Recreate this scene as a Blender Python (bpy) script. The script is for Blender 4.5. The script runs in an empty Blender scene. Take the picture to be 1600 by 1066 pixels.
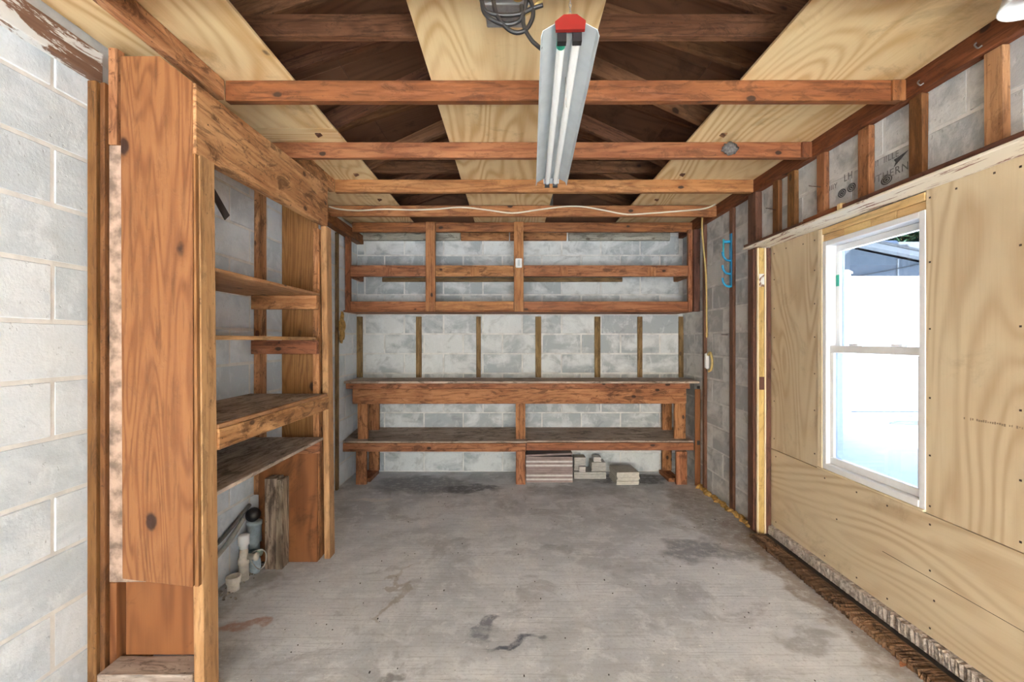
import bpy, bmesh, math, random
from mathutils import Vector, Matrix
random.seed(7)
S = bpy.context.scene
COL = S.collection
CH = 1.357            # camera height above the slab; heights below are given relative to the lens unless noted
FPX = 727.0           # focal length in pixels of a 1600 px wide frame

# ------------------------------------------------------------------ camera
cam = bpy.data.cameras.new('camera')
cam.sensor_width = 36.0
cam.lens = FPX * 36.0 / 1600.0
cam.shift_y = -1.0 / 1600.0
cam.clip_start = 0.02
cam.clip_end = 300
co = bpy.data.objects.new('camera', cam)
COL.objects.link(co)
co.location = (0, 0, CH)
co.rotation_euler = (math.radians(90), 0, 0)
S.camera = co

# ------------------------------------------------------------------ world, sun, exposure
w = bpy.data.worlds.new('sky')
S.world = w
w.use_nodes = True
wn = w.node_tree
wn.nodes.clear()
wo = wn.nodes.new('ShaderNodeOutputWorld')
bg = wn.nodes.new('ShaderNodeBackground')
sk = wn.nodes.new('ShaderNodeTexSky')
sk.sky_type = 'NISHITA'
sk.sun_disc = False
sk.sun_elevation = math.radians(39)
sk.sun_rotation = math.radians(215)
sk.air_density = 1.0
sk.dust_density = 3.0
sk.ozone_density = 1.0
wn.links.new(sk.outputs[0], bg.inputs[0])
bg.inputs[1].default_value = 0.32
wn.links.new(bg.outputs[0], wo.inputs[0])
sun = bpy.data.lights.new('sun', 'SUN')
sun.energy = 15.0
sun.angle = math.radians(0.6)
sun.color = (0.94, 0.98, 1.0)
so = bpy.data.objects.new('sun', sun)
COL.objects.link(so)
SUN_DIR = Vector((0.45, 0.65, -0.64))
so.rotation_euler = SUN_DIR.to_track_quat('-Z', 'Y').to_euler()
so.location = (-5, -6, 9)
S.view_settings.view_transform = 'Standard'
S.view_settings.look = 'None'
S.view_settings.gamma = 1.0
S.view_settings.use_curve_mapping = False
S.view_settings.exposure = 3.2
S.cycles.max_bounces = 14
S.cycles.diffuse_bounces = 9
S.cycles.transparent_max_bounces = 16

# ------------------------------------------------------------------ node helpers
class NT:
    def __init__(s, name):
        s.m = bpy.data.materials.new(name)
        s.m.use_nodes = True
        s.t = s.m.node_tree
        s.t.nodes.clear()
        s.out = s.t.nodes.new('ShaderNodeOutputMaterial')
        s.b = s.t.nodes.new('ShaderNodeBsdfPrincipled')
        s.t.links.new(s.b.outputs[0], s.out.inputs[0])
    def n(s, typ, **kw):
        nd = s.t.nodes.new(typ)
        for k, v in kw.items():
            setattr(nd, k, v)
        return nd
    def put(s, sock, v):
        if isinstance(v, bpy.types.NodeSocket):
            s.t.links.new(v, sock)
        elif isinstance(v, (tuple, list)) and sock.type == 'RGBA' and len(v) == 3:
            sock.default_value = (*v, 1)
        else:
            sock.default_value = v
    def math(s, op, a, b=0.0, clamp=False):
        nd = s.n('ShaderNodeMath', operation=op)
        nd.use_clamp = clamp
        s.put(nd.inputs[0], a); s.put(nd.inputs[1], b)
        return nd.outputs[0]
    def mix(s, f, a, b, mode='MIX'):
        nd = s.n('ShaderNodeMix', data_type='RGBA', blend_type=mode)
        s.put(nd.inputs[0], f); s.put(nd.inputs[6], a); s.put(nd.inputs[7], b)
        return nd.outputs[2]
    def vmul(s, v, sc):
        nd = s.n('ShaderNodeVectorMath', operation='MULTIPLY')
        s.put(nd.inputs[0], v); nd.inputs[1].default_value = sc
        return nd.outputs[0]
    def vadd(s, v, a):
        nd = s.n('ShaderNodeVectorMath', operation='ADD')
        s.put(nd.inputs[0], v); s.put(nd.inputs[1], a)
        return nd.outputs[0]
    def noise(s, v, scale, detail=4, rough=0.55, dist=0.0):
        nd = s.n('ShaderNodeTexNoise')
        s.put(nd.inputs['Vector'], v)
        nd.inputs['Scale'].default_value = scale
        nd.inputs['Detail'].default_value = detail
        nd.inputs['Roughness'].default_value = rough
        nd.inputs['Distortion'].default_value = dist
        return nd.outputs[0]
    def ramp(s, f, lo, hi, a=0.0, b=1.0):
        nd = s.n('ShaderNodeMapRange')
        nd.clamp = True
        nd.interpolation_type = 'SMOOTHSTEP'
        s.put(nd.inputs[0], f)
        nd.inputs[1].default_value = lo; nd.inputs[2].default_value = hi
        nd.inputs[3].default_value = a; nd.inputs[4].default_value = b
        return nd.outputs[0]
    def coords(s, rand=True):
        tc = s.n('ShaderNodeTexCoord')
        v = tc.outputs['Object']
        if not rand:
            return v, None
        oi = s.n('ShaderNodeObjectInfo')
        cx = s.n('ShaderNodeCombineXYZ')
        for i, k in enumerate((37.0, 61.0, 23.0)):
            s.put(cx.inputs[i], s.math('MULTIPLY', oi.outputs['Random'], k))
        return s.vadd(v, cx.outputs[0]), oi.outputs['Random']
    def bump(s, h, strength=0.3, dist=0.01):
        nd = s.n('ShaderNodeBump')
        nd.inputs['Strength'].default_value = strength
        nd.inputs['Distance'].default_value = dist
        s.put(nd.inputs['Height'], h)
        s.t.links.new(nd.outputs[0], s.b.inputs['Normal'])

MATS = {}
def axv(axis, a, o):
    v = [o, o, o]; v[axis] = a
    return tuple(v)

WOODS = {   # light, dark, ring strength, ring count, stain strength, knots, value spread, roughness
    'joist':   ((.26, .090, .034), (.13, .036, .013), .55, 34, .45, 1.0, .22, .62),
    'joist2':  ((.39, .165, .068), (.22, .072, .027), .55, 34, .40, 1.0, .18, .62),
    'board':   ((.31, .142, .050), (.19, .074, .023), .62, 58, .10, 1.6, .06, .55),
    'post':    ((.50, .28, .130), (.33, .152, .060), .40, 30, .40, 1.0, .10, .6),
    'header':  ((.55, .29, .135), (.30, .115, .043), .45, 26, .75, .8, .08, .65),
    'stud':    ((.23, .100, .033), (.125, .046, .014), .5, 34, .45, 1.0, .18, .65),
    'bench':   ((.42, .185, .082), (.21, .073, .029), .45, 34, .70, 1.0, .18, .7),
    'shelf':   ((.50, .41, .335), (.27, .20, .155), .35, 30, .70, .3, .10, .8),
    'furring': ((.26, .165, .075), (.13, .075, .030), .5, 34, .5, .8, .2, .8),
    'casing':  ((.17, .075, .048), (.085, .036, .022), .35, 30, .5, .3, .15, .55),
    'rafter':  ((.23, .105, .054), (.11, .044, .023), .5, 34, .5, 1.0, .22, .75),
    'grey':    ((.38, .36, .31), (.22, .20, .165), .4, 30, .55, .6, .15, .85),
    'pine':    ((.72, .50, .24), (.55, .33, .13), .4, 26, .15, .4, .08, .55),
    'jamb':    ((.56, .38, .15), (.38, .22, .08), .4, 26, .35, .4, .08, .6),
    'palepine': ((.78, .66, .46), (.66, .52, .33), .3, 26, .1, .4, .05, .6),
    'rotten':  ((.20, .11, .062), (.055, .03, .018), .4, 30, .9, .2, .2, .95),
    'offcut':  ((.40, .31, .225), (.12, .08, .055), .7, 40, .6, .3, .05, .9),
}
def wood(key, axis):
    k = (key, axis)
    if k in MATS:
        return MATS[k]
    li, dk, rs, rc, st, kn, vs, ro = WOODS[key]
    t = NT('wood_%s_%s' % (key, 'xyz'[axis]))
    v, rnd = t.coords()
    low = t.noise(t.vmul(v, axv(axis, .55, 5.5)), 1.0, 2, .45, .3)
    rings = t.math('ADD', t.math('MULTIPLY', t.math('SINE', t.math('MULTIPLY', low, rc * 2.6)), .5), .5)
    rings = t.math('POWER', rings, 2.2)
    grain = t.noise(t.vmul(v, axv(axis, 3.0, 95.0)), 1.0, 3, .6)
    broad = t.noise(t.vmul(v, axv(axis, 1.6, 6.0)), 1.0, 5, .65)
    stain = t.ramp(t.noise(t.vmul(v, axv(axis, 6.0, 15.0)), 1.0, 7, .74, .8), .50, .62)
    streak = t.ramp(t.noise(t.vmul(v, axv(axis, 5.0, 60.0)), 1.0, 4, .65), .53, .62)
    worn = t.ramp(t.noise(t.vmul(v, axv(axis, 4.0, 22.0)), 1.0, 6, .72, .4), .52, .62)
    f = t.math('ADD', t.math('MULTIPLY', rings, rs * 1.25), t.math('MULTIPLY', t.math('SUBTRACT', grain, .5), 1.1), True)
    col = t.mix(f, li, dk)
    col = t.mix(t.ramp(broad, .40, .60, 0, .18 + st * .6), col, dk)
    dd = tuple(c * .33 for c in dk)
    col = t.mix(t.math('MULTIPLY', worn, st * .45), col, tuple(min(1, c * 1.35 + .04) for c in li))
    col = t.mix(t.math('MULTIPLY', streak, .25 + st * .35), col, dd)
    col = t.mix(t.math('MULTIPLY', stain, st), col, dd)
    vo = t.n('ShaderNodeTexVoronoi', distance='EUCLIDEAN')
    wob = t.noise(v, 26, 2)
    t.put(vo.inputs['Vector'], t.vmul(v, axv(axis, 4.6, 8.0)))
    vo.inputs['Scale'].default_value = 1.0
    vd = t.math('ADD', vo.outputs['Distance'], t.math('MULTIPLY', t.math('SUBTRACT', wob, .5), .10))
    ks = max(1.0, kn)
    kn = min(1.0, kn)
    knot = t.ramp(vd, .075 * ks, .125 * ks, 1, 0)
    ringk = t.ramp(vd, .09 * ks, .26 * ks, .6, 0)
    col = t.mix(t.math('MULTIPLY', ringk, kn * .8), col, dk)
    col = t.mix(t.math('MULTIPLY', knot, kn), col, (.045, .020, .011))
    pin = t.ramp(t.noise(v, 55, 2, .5), .70, .73, 0, st)
    col = t.mix(pin, col, (.03, .016, .01))
    hs = t.n('ShaderNodeHueSaturation')
    t.put(hs.inputs['Value'], t.math('ADD', t.math('MULTIPLY', rnd, vs * 2), 1 - vs))
    t.put(hs.inputs['Hue'], t.math('ADD', t.math('MULTIPLY', rnd, .016), .494))
    t.put(hs.inputs['Color'], col)
    t.put(t.b.inputs['Base Color'], hs.outputs[0])
    t.b.inputs['Roughness'].default_value = ro
    t.b.inputs['Specular IOR Level'].default_value = .3
    t.bump(t.math('ADD', grain, t.math('MULTIPLY', stain, -.5)), .35, .004)
    MATS[k] = t.m
    return t.m

PLYS = {
    'ply_ceiling': ((.82, .64, .37), (.56, .325, .12), .7, .35),
    'ply_wall':    ((.66, .54, .365), (.45, .31, .18), .7, .25),
    'ply_shelf':   ((.25, .095, .032), (.13, .041, .013), .7, .6),
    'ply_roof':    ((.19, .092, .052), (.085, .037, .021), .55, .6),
}
def ply(key, axis):
    k = (key, axis)
    if k in MATS:
        return MATS[k]
    li, dk, rs, st = PLYS[key]
    t = NT('%s_%s' % (key, 'xyz'[axis]))
    v, rnd = t.coords()
    low = t.noise(t.vmul(v, axv(axis, .42, 2.3)), 1.0, 2.0, .42, .25)
    ph = t.math('MULTIPLY', low, 135)
    rings = t.math('ADD', t.math('MULTIPLY', t.math('SINE', ph), .5), .5)
    rings = t.math('POWER', rings, 1.7)
    fade = t.ramp(t.noise(t.vmul(v, axv(axis, .8, 2.0)), 1.0, 3), .34, .56, .25, 1)
    grain = t.noise(t.vmul(v, axv(axis, 4.0, 110.0)), 1.0, 3, .6)
    f = t.math('ADD', t.math('MULTIPLY', t.math('MULTIPLY', rings, fade), rs), t.math('MULTIPLY', t.math('SUBTRACT', grain, .5), .45), True)
    col = t.mix(f, li, dk)
    broad = t.ramp(t.noise(t.vmul(v, axv(axis, 1.0, 2.2)), 1.0, 4, .6), .45, .75, 0, .4)
    col = t.mix(broad, col, dk)
    stn = t.ramp(t.noise(v, 3.2, 6, .7, .5), .54, .68, 0, st)
    col = t.mix(stn, col, tuple(c * .45 for c in dk))
    vo = t.n('ShaderNodeTexVoronoi')
    t.put(vo.inputs['Vector'], t.vmul(v, axv(axis, 2.0, 3.0)))
    vo.inputs['Scale'].default_value = 1.0
    vd = t.math('ADD', vo.outputs['Distance'], t.math('MULTIPLY', t.math('SUBTRACT', t.noise(v, 22, 2), .5), .05))
    col = t.mix(t.ramp(vd, .05, .16, .5, 0), col, dk)
    col = t.mix(t.ramp(vd, .022, .055, .85, 0), col, (.07, .04, .022))
    hs = t.n('ShaderNodeHueSaturation')
    t.put(hs.inputs['Value'], t.math('ADD', t.math('MULTIPLY', rnd, .14), .93))
    t.put(hs.inputs['Color'], col)
    t.put(t.b.inputs['Base Color'], hs.outputs[0])
    t.b.inputs['Roughness'].default_value = .62
    t.b.inputs['Specular IOR Level'].default_value = .3
    t.bump(grain, .15, .003)
    MATS[k] = t.m
    return t.m

def block_mat(name, light, dark, dirt):
    t = NT(name)
    v, rnd = t.coords()
    smear = t.noise(t.vmul(v, (2.0, 2.0, 3.2)), 1.6, 6, .62, .5)
    fine = t.noise(v, 70, 4, .7)
    pits = t.ramp(t.noise(v, 38, 3, .6), .64, .74)
    f = t.ramp(t.math('ADD', smear, t.math('MULTIPLY', t.math('SUBTRACT', rnd, .5), .26)), .40, .62)
    col = t.mix(f, light, dark)
    col = t.mix(t.math('MULTIPLY', t.ramp(fine, .45, .75), .25), col, dark)
    scr = t.ramp(t.noise(t.vmul(v, (9, 9, 5.0)), 1.0, 6, .7, .3), .53, .62, 0, .45)
    col = t.mix(scr, col, tuple(min(1, c * 1.12) for c in light))
    col = t.mix(t.math('MULTIPLY', t.ramp(t.noise(v, 5.5, 4, .6, .8), .56, .68), dirt), col, tuple(c * .45 for c in dark))
    col = t.mix(t.math('MULTIPLY', pits, .25), col, tuple(c * .5 for c in dark))
    t.put(t.b.inputs['Base Color'], col)
    t.b.inputs['Roughness'].default_value = .9
    t.b.inputs['Specular IOR Level'].default_value = .2
    t.bump(t.math('ADD', fine, t.math('MULTIPLY', pits, -.8)), .35, .006)
    return t.m

def plain(name, c, rough=.5, metal=0.0, spec=.5, var=0.0, scale=30, bump=0.0):
    k = ('plain', name)
    if k in MATS:
        return MATS[k]
    t = NT(name)
    v, rnd = t.coords()
    n = t.noise(v, scale, 4, .6)
    col = t.mix(t.ramp(n, .35, .7, 0, 1), c, tuple(x * (1 - var) for x in c)) if var else c
    t.put(t.b.inputs['Base Color'], col if var else (*c, 1))
    t.b.inputs['Roughness'].default_value = rough
    t.b.inputs['Metallic'].default_value = metal
    t.b.inputs['Specular IOR Level'].default_value = spec
    if bump:
        t.bump(n, bump, .01)
    MATS[k] = t.m
    return t.m

M_BLOCK_L = block_mat('whitewashed_block', (.70, .75, .79), (.55, .61, .655), .12)
M_BLOCK_B = block_mat('grey_block', (.60, .625, .63), (.36, .39, .41), .35)
M_BLOCK_R = block_mat('grey_block_side', (.62, .625, .61), (.40, .41, .415), .35)
M_MORT_L = plain('mortar_white', (.74, .74, .72), .95, var=.18, scale=12, bump=.3)
M_MORT_B = plain('mortar_grey', (.68, .68, .66), .95, var=.25, scale=12, bump=.3)
M_WHITE = plain('white_vinyl', (.80, .81, .82), .35, var=.04)
M_FENCE = plain('fence_vinyl', (.62, .62, .62), .4)
M_BLACK = plain('black_rubber', (.012, .012, .014), .45)
M_REDCAP = plain('red_paint', (.21, .010, .008), .4)
M_REFL = plain('reflector_enamel', (.56, .60, .62), .35, var=.12, scale=9)
M_TUBE = plain('tube_glass', (.86, .87, .87), .15)
M_STEEL = plain('dull_steel', (.42, .42, .43), .4, .8, var=.3)
M_DARKNAIL = plain('rusty_nail', (.07, .045, .035), .6, .4)
M_CABLE = plain('cream_cable', (.72, .66, .53), .5)
M_YCABLE = plain('yellow_cable', (.60, .44, .16), .5, var=.2)
M_BLUE = plain('blue_plastic', (.01, .25, .46), .4)
M_GREEN = plain('green_mark', (.02, .35, .24), .5)
M_FOAM = plain('expanding_foam', (.60, .36, .10), .8, var=.55, scale=40, bump=.8)
M_PVC = plain('old_pvc', (.74, .69, .60), .45, var=.25)
M_BLUEPIPE = plain('bluegrey_pipe', (.40, .48, .52), .5, var=.3)
M_HOSE = plain('grey_hose', (.42, .41, .37), .6, var=.2)
M_PEACH = plain('flaked_paint', (.52, .36, .27), .8, var=.65, scale=16, bump=.5)
M_TILEB = plain('brown_tile', (.29, .215, .20), .6, var=.3, scale=10)
M_TILEW = plain('pale_tile_edge', (.60, .56, .53), .6, var=.15)
M_TILEG = plain('grey_tile', (.48, .465, .43), .6, var=.25)
M_TILEC = plain('cream_tile', (.53, .50, .44), .6, var=.2)
M_INK = plain('stamp_ink', (.075, .075, .08), .9, var=.5, scale=60)
M_INKF = plain('faded_ink', (.22, .22, .22), .9, var=.4, scale=60)
M_PLYINK = plain('ply_ink', (.30, .225, .15), .9)
M_GAP = plain('dark_gap', (.02, .016, .013), .95)
M_CURB = plain('chipped_concrete', (.50, .43, .37), .95, var=.6, scale=55, bump=.8)
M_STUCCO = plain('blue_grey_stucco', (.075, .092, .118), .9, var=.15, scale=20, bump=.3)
M_SHINGLE = plain('grey_shingle', (.125, .125, .13), .9, var=.3, scale=14)
M_FASCIA = plain('pale_fascia', (.20, .205, .22), .7)
M_LEAFM = plain('tree_leaf', (.020, .055, .018), .7, var=.5, scale=3)
M_LEAFB = plain('bluegreen_leaf', (.018, .045, .038), .7, var=.5, scale=3)
M_BARK = plain('bark', (.10, .07, .05), .9, var=.4)
M_DRIVE = plain('driveway_concrete', (.52, .51, .48), .9, var=.15, scale=2)
M_YARD = plain('pale_sand', (.66, .655, .63), .95, var=.10, scale=3)
M_EXT = plain('outer_render', (.5, .5, .48), .9)

def peeled_mat():
    t = NT('peeling_white_paint')
    v, rnd = t.coords()
    n = t.noise(t.vmul(v, (14, 3.0, 14)), 1.0, 7, .72, .9)
    g = t.noise(t.vmul(v, (90, 3, 90)), 1.0, 3)
    col = t.mix(g, (.26, .14, .085), (.11, .055, .035))
    col = t.mix(t.ramp(n, .50, .55), col, (.66, .67, .66))
    t.put(t.b.inputs['Base Color'], col)
    t.b.inputs['Roughness'].default_value = .8
    t.bump(n, .6, .006)
    return t.m
M_PEEL = peeled_mat()

def trim_mat():
    t = NT('worn_white_over_red')
    v, rnd = t.coords()
    n = t.noise(t.vmul(v, (30, 4.0, 30)), 1.0, 6, .7, .6)
    col = t.mix(t.ramp(n, .54, .60), (.80, .74, .62), (.24, .10, .065))
    t.put(t.b.inputs['Base Color'], col)
    t.b.inputs['Roughness'].default_value = .6
    t.bump(n, .3, .004)
    return t.m
M_TRIMW = trim_mat()

def floor_mat():
    t = NT('worn_concrete_floor')
    v, _ = t.coords(False)
    a = t.noise(v, 1.1, 6, .62, .4)
    b = t.noise(v, 7.0, 6, .68, .3)
    c = t.noise(v, 60, 4, .7)
    col = t.mix(t.ramp(a, .40, .60), (.50, .525, .54), (.69, .715, .73))
    col = t.mix(t.ramp(b, .48, .62, 0, .55), col, (.80, .825, .83))
    col = t.mix(t.ramp(t.noise(v, 3.2, 7, .7, .6), .53, .64, 0, .45), col, (.31, .315, .32))
    col = t.mix(t.ramp(c, .52, .68, 0, .35), col, (.28, .28, .28))
    tro = t.noise(t.vmul(v, (3.0, 85.0, 1)), 1.0, 4, .6, .2)
    col = t.mix(t.ramp(tro, .51, .64, 0, .32), col, (.33, .335, .34))
    chips = t.ramp(t.noise(v, 34, 5, .75, .3), .60, .64, 0, .6)
    chips = t.math('MULTIPLY', chips, t.ramp(t.noise(v, 1.7, 3), .42, .6))
    col = t.mix(chips, col, (.86, .86, .84))
    wob = t.n('ShaderNodeTexNoise')
    t.put(wob.inputs['Vector'], v)
    wob.inputs['Scale'].default_value = 5.0
    wob.inputs['Detail'].default_value = 5
    off = t.n('ShaderNodeVectorMath', operation='SUBTRACT')
    t.put(off.inputs[0], wob.outputs['Color']); off.inputs[1].default_value = (.5, .5, .5)
    sc = t.n('ShaderNodeVectorMath', operation='SCALE')
    t.put(sc.inputs[0], off.outputs[0]); sc.inputs['Scale'].default_value = .42
    vw = t.vadd(v, sc.outputs[0])
    stains = [   # x, y, radius x, radius y, colour, strength
        (1.17, 3.02, .20, .17, (.19, .20, .22), .75), (1.42, 2.95, .17, .12, (.21, .22, .24), .6),
        (.00, 2.09, .12, .035, (.10, .11, .14), .95), (-.14, 2.25, .05, .06, (.15, .16, .19), .8),
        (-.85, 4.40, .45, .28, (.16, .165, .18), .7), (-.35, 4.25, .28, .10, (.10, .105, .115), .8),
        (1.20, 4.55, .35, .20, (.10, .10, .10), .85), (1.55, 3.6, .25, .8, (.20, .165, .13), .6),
        (-1.28, 2.20, .10, .05, (.42, .19, .10), .7), (-.50, 1.86, .05, .04, (.17, .16, .155), .7),
        (-1.20, 3.98, .14, .06, (.75, .73, .69), .8), (1.33, 2.12, .14, .10, (.27, .265, .25), .6),
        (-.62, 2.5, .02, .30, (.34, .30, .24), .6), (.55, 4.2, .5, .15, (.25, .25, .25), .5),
        (1.62, 2.6, .10, .9, (.24, .18, .13), .7), (.30, 3.0, .10, .05, (.24, .24, .245), .45),
        (-1.5, 2.6, .12, .5, (.30, .27, .24), .5),
    ]
    for x, y, rx, ry, cc, stg in stains:
        d = t.n('ShaderNodeVectorMath', operation='SUBTRACT')
        t.put(d.inputs[0], vw); d.inputs[1].default_value = (x, y, 0)
        q = t.vmul(d.outputs[0], (1 / rx, 1 / ry, 0))
        ln = t.n('ShaderNodeVectorMath', operation='LENGTH')
        t.put(ln.inputs[0], q)
        m = t.ramp(ln.outputs['Value'], .65, 1.25, stg, 0)
        m = t.math('MULTIPLY', m, t.ramp(t.noise(v, 19, 5, .7), .30, .55, .35, 1))
        col = t.mix(m, col, cc)
    t.put(t.b.inputs['Base Color'], col)
    t.b.inputs['Roughness'].default_value = .72
    t.b.inputs['Specular IOR Level'].default_value = .3
    t.bump(t.math('ADD', t.math('ADD', c, t.math('MULTIPLY', tro, .8)), t.math('MULTIPLY', b, .6)), .3, .004)
    return t.m
M_FLOOR = floor_mat()

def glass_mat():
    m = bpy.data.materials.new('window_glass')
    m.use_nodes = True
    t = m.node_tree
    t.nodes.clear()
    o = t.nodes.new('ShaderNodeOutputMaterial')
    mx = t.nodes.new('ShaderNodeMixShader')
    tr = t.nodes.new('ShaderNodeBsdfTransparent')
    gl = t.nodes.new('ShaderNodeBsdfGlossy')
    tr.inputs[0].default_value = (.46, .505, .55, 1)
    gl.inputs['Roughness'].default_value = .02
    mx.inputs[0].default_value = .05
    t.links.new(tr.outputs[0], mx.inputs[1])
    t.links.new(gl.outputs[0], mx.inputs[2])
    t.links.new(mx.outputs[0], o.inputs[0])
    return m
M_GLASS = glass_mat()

# ------------------------------------------------------------------ object helpers
def tag(o, label=None, cat=None, group=None, kind=None):
    if label: o['label'] = label
    if cat: o['category'] = cat
    if group: o['group'] = group
    if kind: o['kind'] = kind
    return o

def root(name, x, y, zr, label, cat=None, group=None, kind=None):
    o = bpy.data.objects.new(name, None)
    o.empty_display_size = .1
    COL.objects.link(o)
    o.location = (x, y, zr + CH)
    return tag(o, label, cat, group, kind)

def worldloc(o):
    p = Vector((0, 0, 0))
    while o is not None:
        p += o.location
        o = o.parent
    return p

def link(name, me, parent, loc, mat=None, rot=None):
    o = bpy.data.objects.new(name, me)
    COL.objects.link(o)
    if parent is not None:
        o.parent = parent
        o.location = Vector(loc) - worldloc(parent)
    else:
        o.location = loc
    if rot: o.rotation_euler = rot
    if mat is not None and len(me.materials) == 0: me.materials.append(mat)
    return o

def box_bm(dx, dy, dz, bev=.002, jit=0.0):
    bm = bmesh.new()
    bmesh.ops.create_cube(bm, size=1.0)
    for v in bm.verts:
        v.co = Vector((v.co.x * dx, v.co.y * dy, v.co.z * dz))
        if jit:
            v.co += Vector((random.uniform(-jit, jit), random.uniform(-jit, jit), random.uniform(-jit, jit)))
    b = min(bev, min(dx, dy, dz) * .3)
    if b > 1e-5:
        bmesh.ops.bevel(bm, geom=bm.edges[:], offset=b, segments=1, affect='EDGES', profile=.5)
    return bm

def to_mesh(bm, name, smooth=False):
    bmesh.ops.recalc_face_normals(bm, faces=bm.faces[:])
    me = bpy.data.meshes.new(name)
    bm.to_mesh(me)
    bm.free()
    if smooth:
        for p in me.polygons: p.use_smooth = True
    return me

def board(name, parent, xs, ys, zs, mat, axis=None, bev=.0025, jit=0.0, rot=None):
    """A sawn board or block: ranges in X, Y and (lens-relative) Z; mat is a wood key or a material."""
    d = [abs(a[1] - a[0]) for a in (xs, ys, zs)]
    c = (sum(xs) / 2, sum(ys) / 2, sum(zs) / 2 + CH)
    if isinstance(mat, str):
        ax = d.index(max(d)) if axis is None else axis
        mat = ply(mat, ax) if mat.startswith('ply_') else wood(mat, ax)
    me = to_mesh(box_bm(*d, bev, jit), name)
    return link(name, me, parent, c, mat, rot)

def prism(name, parent, pts, axis, a0, a1, mat, bev=0.0):
    """Extrude a polygon. axis 0: pts are (y, z); axis 1: pts are (x, z); axis 2: pts are (x, y). z is lens-relative."""
    bm = bmesh.new()
    def mk(p, a):
        return {0: (a, p[0], p[1] + CH), 1: (p[0], a, p[1] + CH), 2: (p[0], p[1], a + CH)}[axis]
    A = [bm.verts.new(mk(p, a0)) for p in pts]
    B = [bm.verts.new(mk(p, a1)) for p in pts]
    n = len(pts)
    bm.faces.new(A)
    bm.faces.new(B[::-1])
    for i in range(n):
        bm.faces.new((A[i], B[i], B[(i + 1) % n], A[(i + 1) % n]))
    c = sum((v.co for v in bm.verts), Vector()) / len(bm.verts)
    for v in bm.verts: v.co -= c
    if bev: bmesh.ops.bevel(bm, geom=bm.edges[:], offset=bev, segments=1, affect='EDGES', profile=.5)
    return link(name, to_mesh(bm, name), parent, c, mat)

def spline(pts, n=8):
    P = [Vector(p) for p in pts]
    P = [P[0] * 2 - P[1]] + P + [P[-1] * 2 - P[-2]]
    out = []
    for i in range(1, len(P) - 2):
        for k in range(n):
            u = k / n
            p0, p1, p2, p3 = P[i - 1:i + 3]
            out.append(.5 * ((2 * p1) + (p2 - p0) * u + (2 * p0 - 5 * p1 + 4 * p2 - p3) * u * u + (3 * p1 - p0 - 3 * p2 + p3) * u ** 3))
    out.append(P[-2])
    return out

def tube(name, parent, pts, r, mat, sides=8, smooth_path=True, n=8, closed=False, radii=None):
    pts = [(p[0], p[1], p[2] + CH) for p in pts]
    path = spline(pts, n) if smooth_path and len(pts) > 2 else [Vector(p) for p in pts]
    c = path[0].copy()
    bm = bmesh.new()
    up = Vector((0, 0, 1))
    rings = []
    for i, p in enumerate(path):
        t = (path[min(i + 1, len(path) - 1)] - path[max(i - 1, 0)]).normalized()
        if abs(t.dot(up)) > .98: up = Vector((1, 0, 0)) if abs(t.x) < .9 else Vector((0, 1, 0))
        s = t.cross(up).normalized()
        up = s.cross(t).normalized()
        rr = r if radii is None else radii[min(i * len(radii) // len(path), len(radii) - 1)]
        rings.append([bm.verts.new(p - c + (s * math.cos(2 * math.pi * k / sides) + up * math.sin(2 * math.pi * k / sides)) * rr) for k in range(sides)])
    for a, b in zip(rings, rings[1:]):
        for k in range(sides):
            bm.faces.new((a[k], a[(k + 1) % sides], b[(k + 1) % sides], b[k]))
    bm.faces.new(rings[0][::-1])
    bm.faces.new(rings[-1])
    return link(name, to_mesh(bm, name, True), parent, c, mat)

def lathe(name, parent, loc, prof, mat, seg=20, axis='Z', smooth=True):
    """Revolve (radius, height) pairs about Z (or Y) at loc (z lens-relative)."""
    bm = bmesh.new()
    R = []
    for r, h in prof:
        ring = []
        for k in range(seg):
            a = 2 * math.pi * k / seg
            p = Vector((r * math.cos(a), r * math.sin(a), h))
            if axis == 'Y': p = Vector((p.x, p.z, p.y))
            if axis == 'X': p = Vector((p.z, p.x, p.y))
            ring.append(bm.verts.new(p))
        R.append(ring)
    for a, b in zip(R, R[1:]):
        for k in range(seg):
            bm.faces.new((a[k], a[(k + 1) % seg], b[(k + 1) % seg], b[k]))
    bm.faces.new(R[0][::-1]); bm.faces.new(R[-1])
    bmesh.ops.remove_doubles(bm, verts=bm.verts[:], dist=1e-6)
    me = to_mesh(bm, name, smooth)
    return link(name, me, parent, (loc[0], loc[1], loc[2] + CH), mat)

def blob(name, parent, loc, size, mat, seed=0, sub=2, amp=.35):
    rd = random.Random(seed)
    bm = bmesh.new()
    bmesh.ops.create_icosphere(bm, subdivisions=sub, radius=1)
    for v in bm.verts:
        k = 1 + rd.uniform(-amp, amp)
        v.co = Vector((v.co.x * size[0] * k, v.co.y * size[1] * k, v.co.z * size[2] * k))
    return link(name, to_mesh(bm, name, True), parent, (loc[0], loc[1], loc[2] + CH), mat)

def joined_boxes(name, parent, items, mat, kind=None, bev=0):
    """Several tiny boxes as ONE part: items are (cx, cy, cz_rel, dx, dy, dz)."""
    bm = bmesh.new()
    c = Vector((items[0][0], items[0][1], items[0][2] + CH))
    for cx, cy, cz, dx, dy, dz in items:
        r = bmesh.ops.create_cube(bm, size=1.0)
        for v in r['verts']:
            v.co = Vector((v.co.x * dx + cx, v.co.y * dy + cy, v.co.z * dz + cz + CH)) - c
    o = link(name, to_mesh(bm, name), parent, c, mat)
    if kind: o['kind'] = kind
    return o

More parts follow.
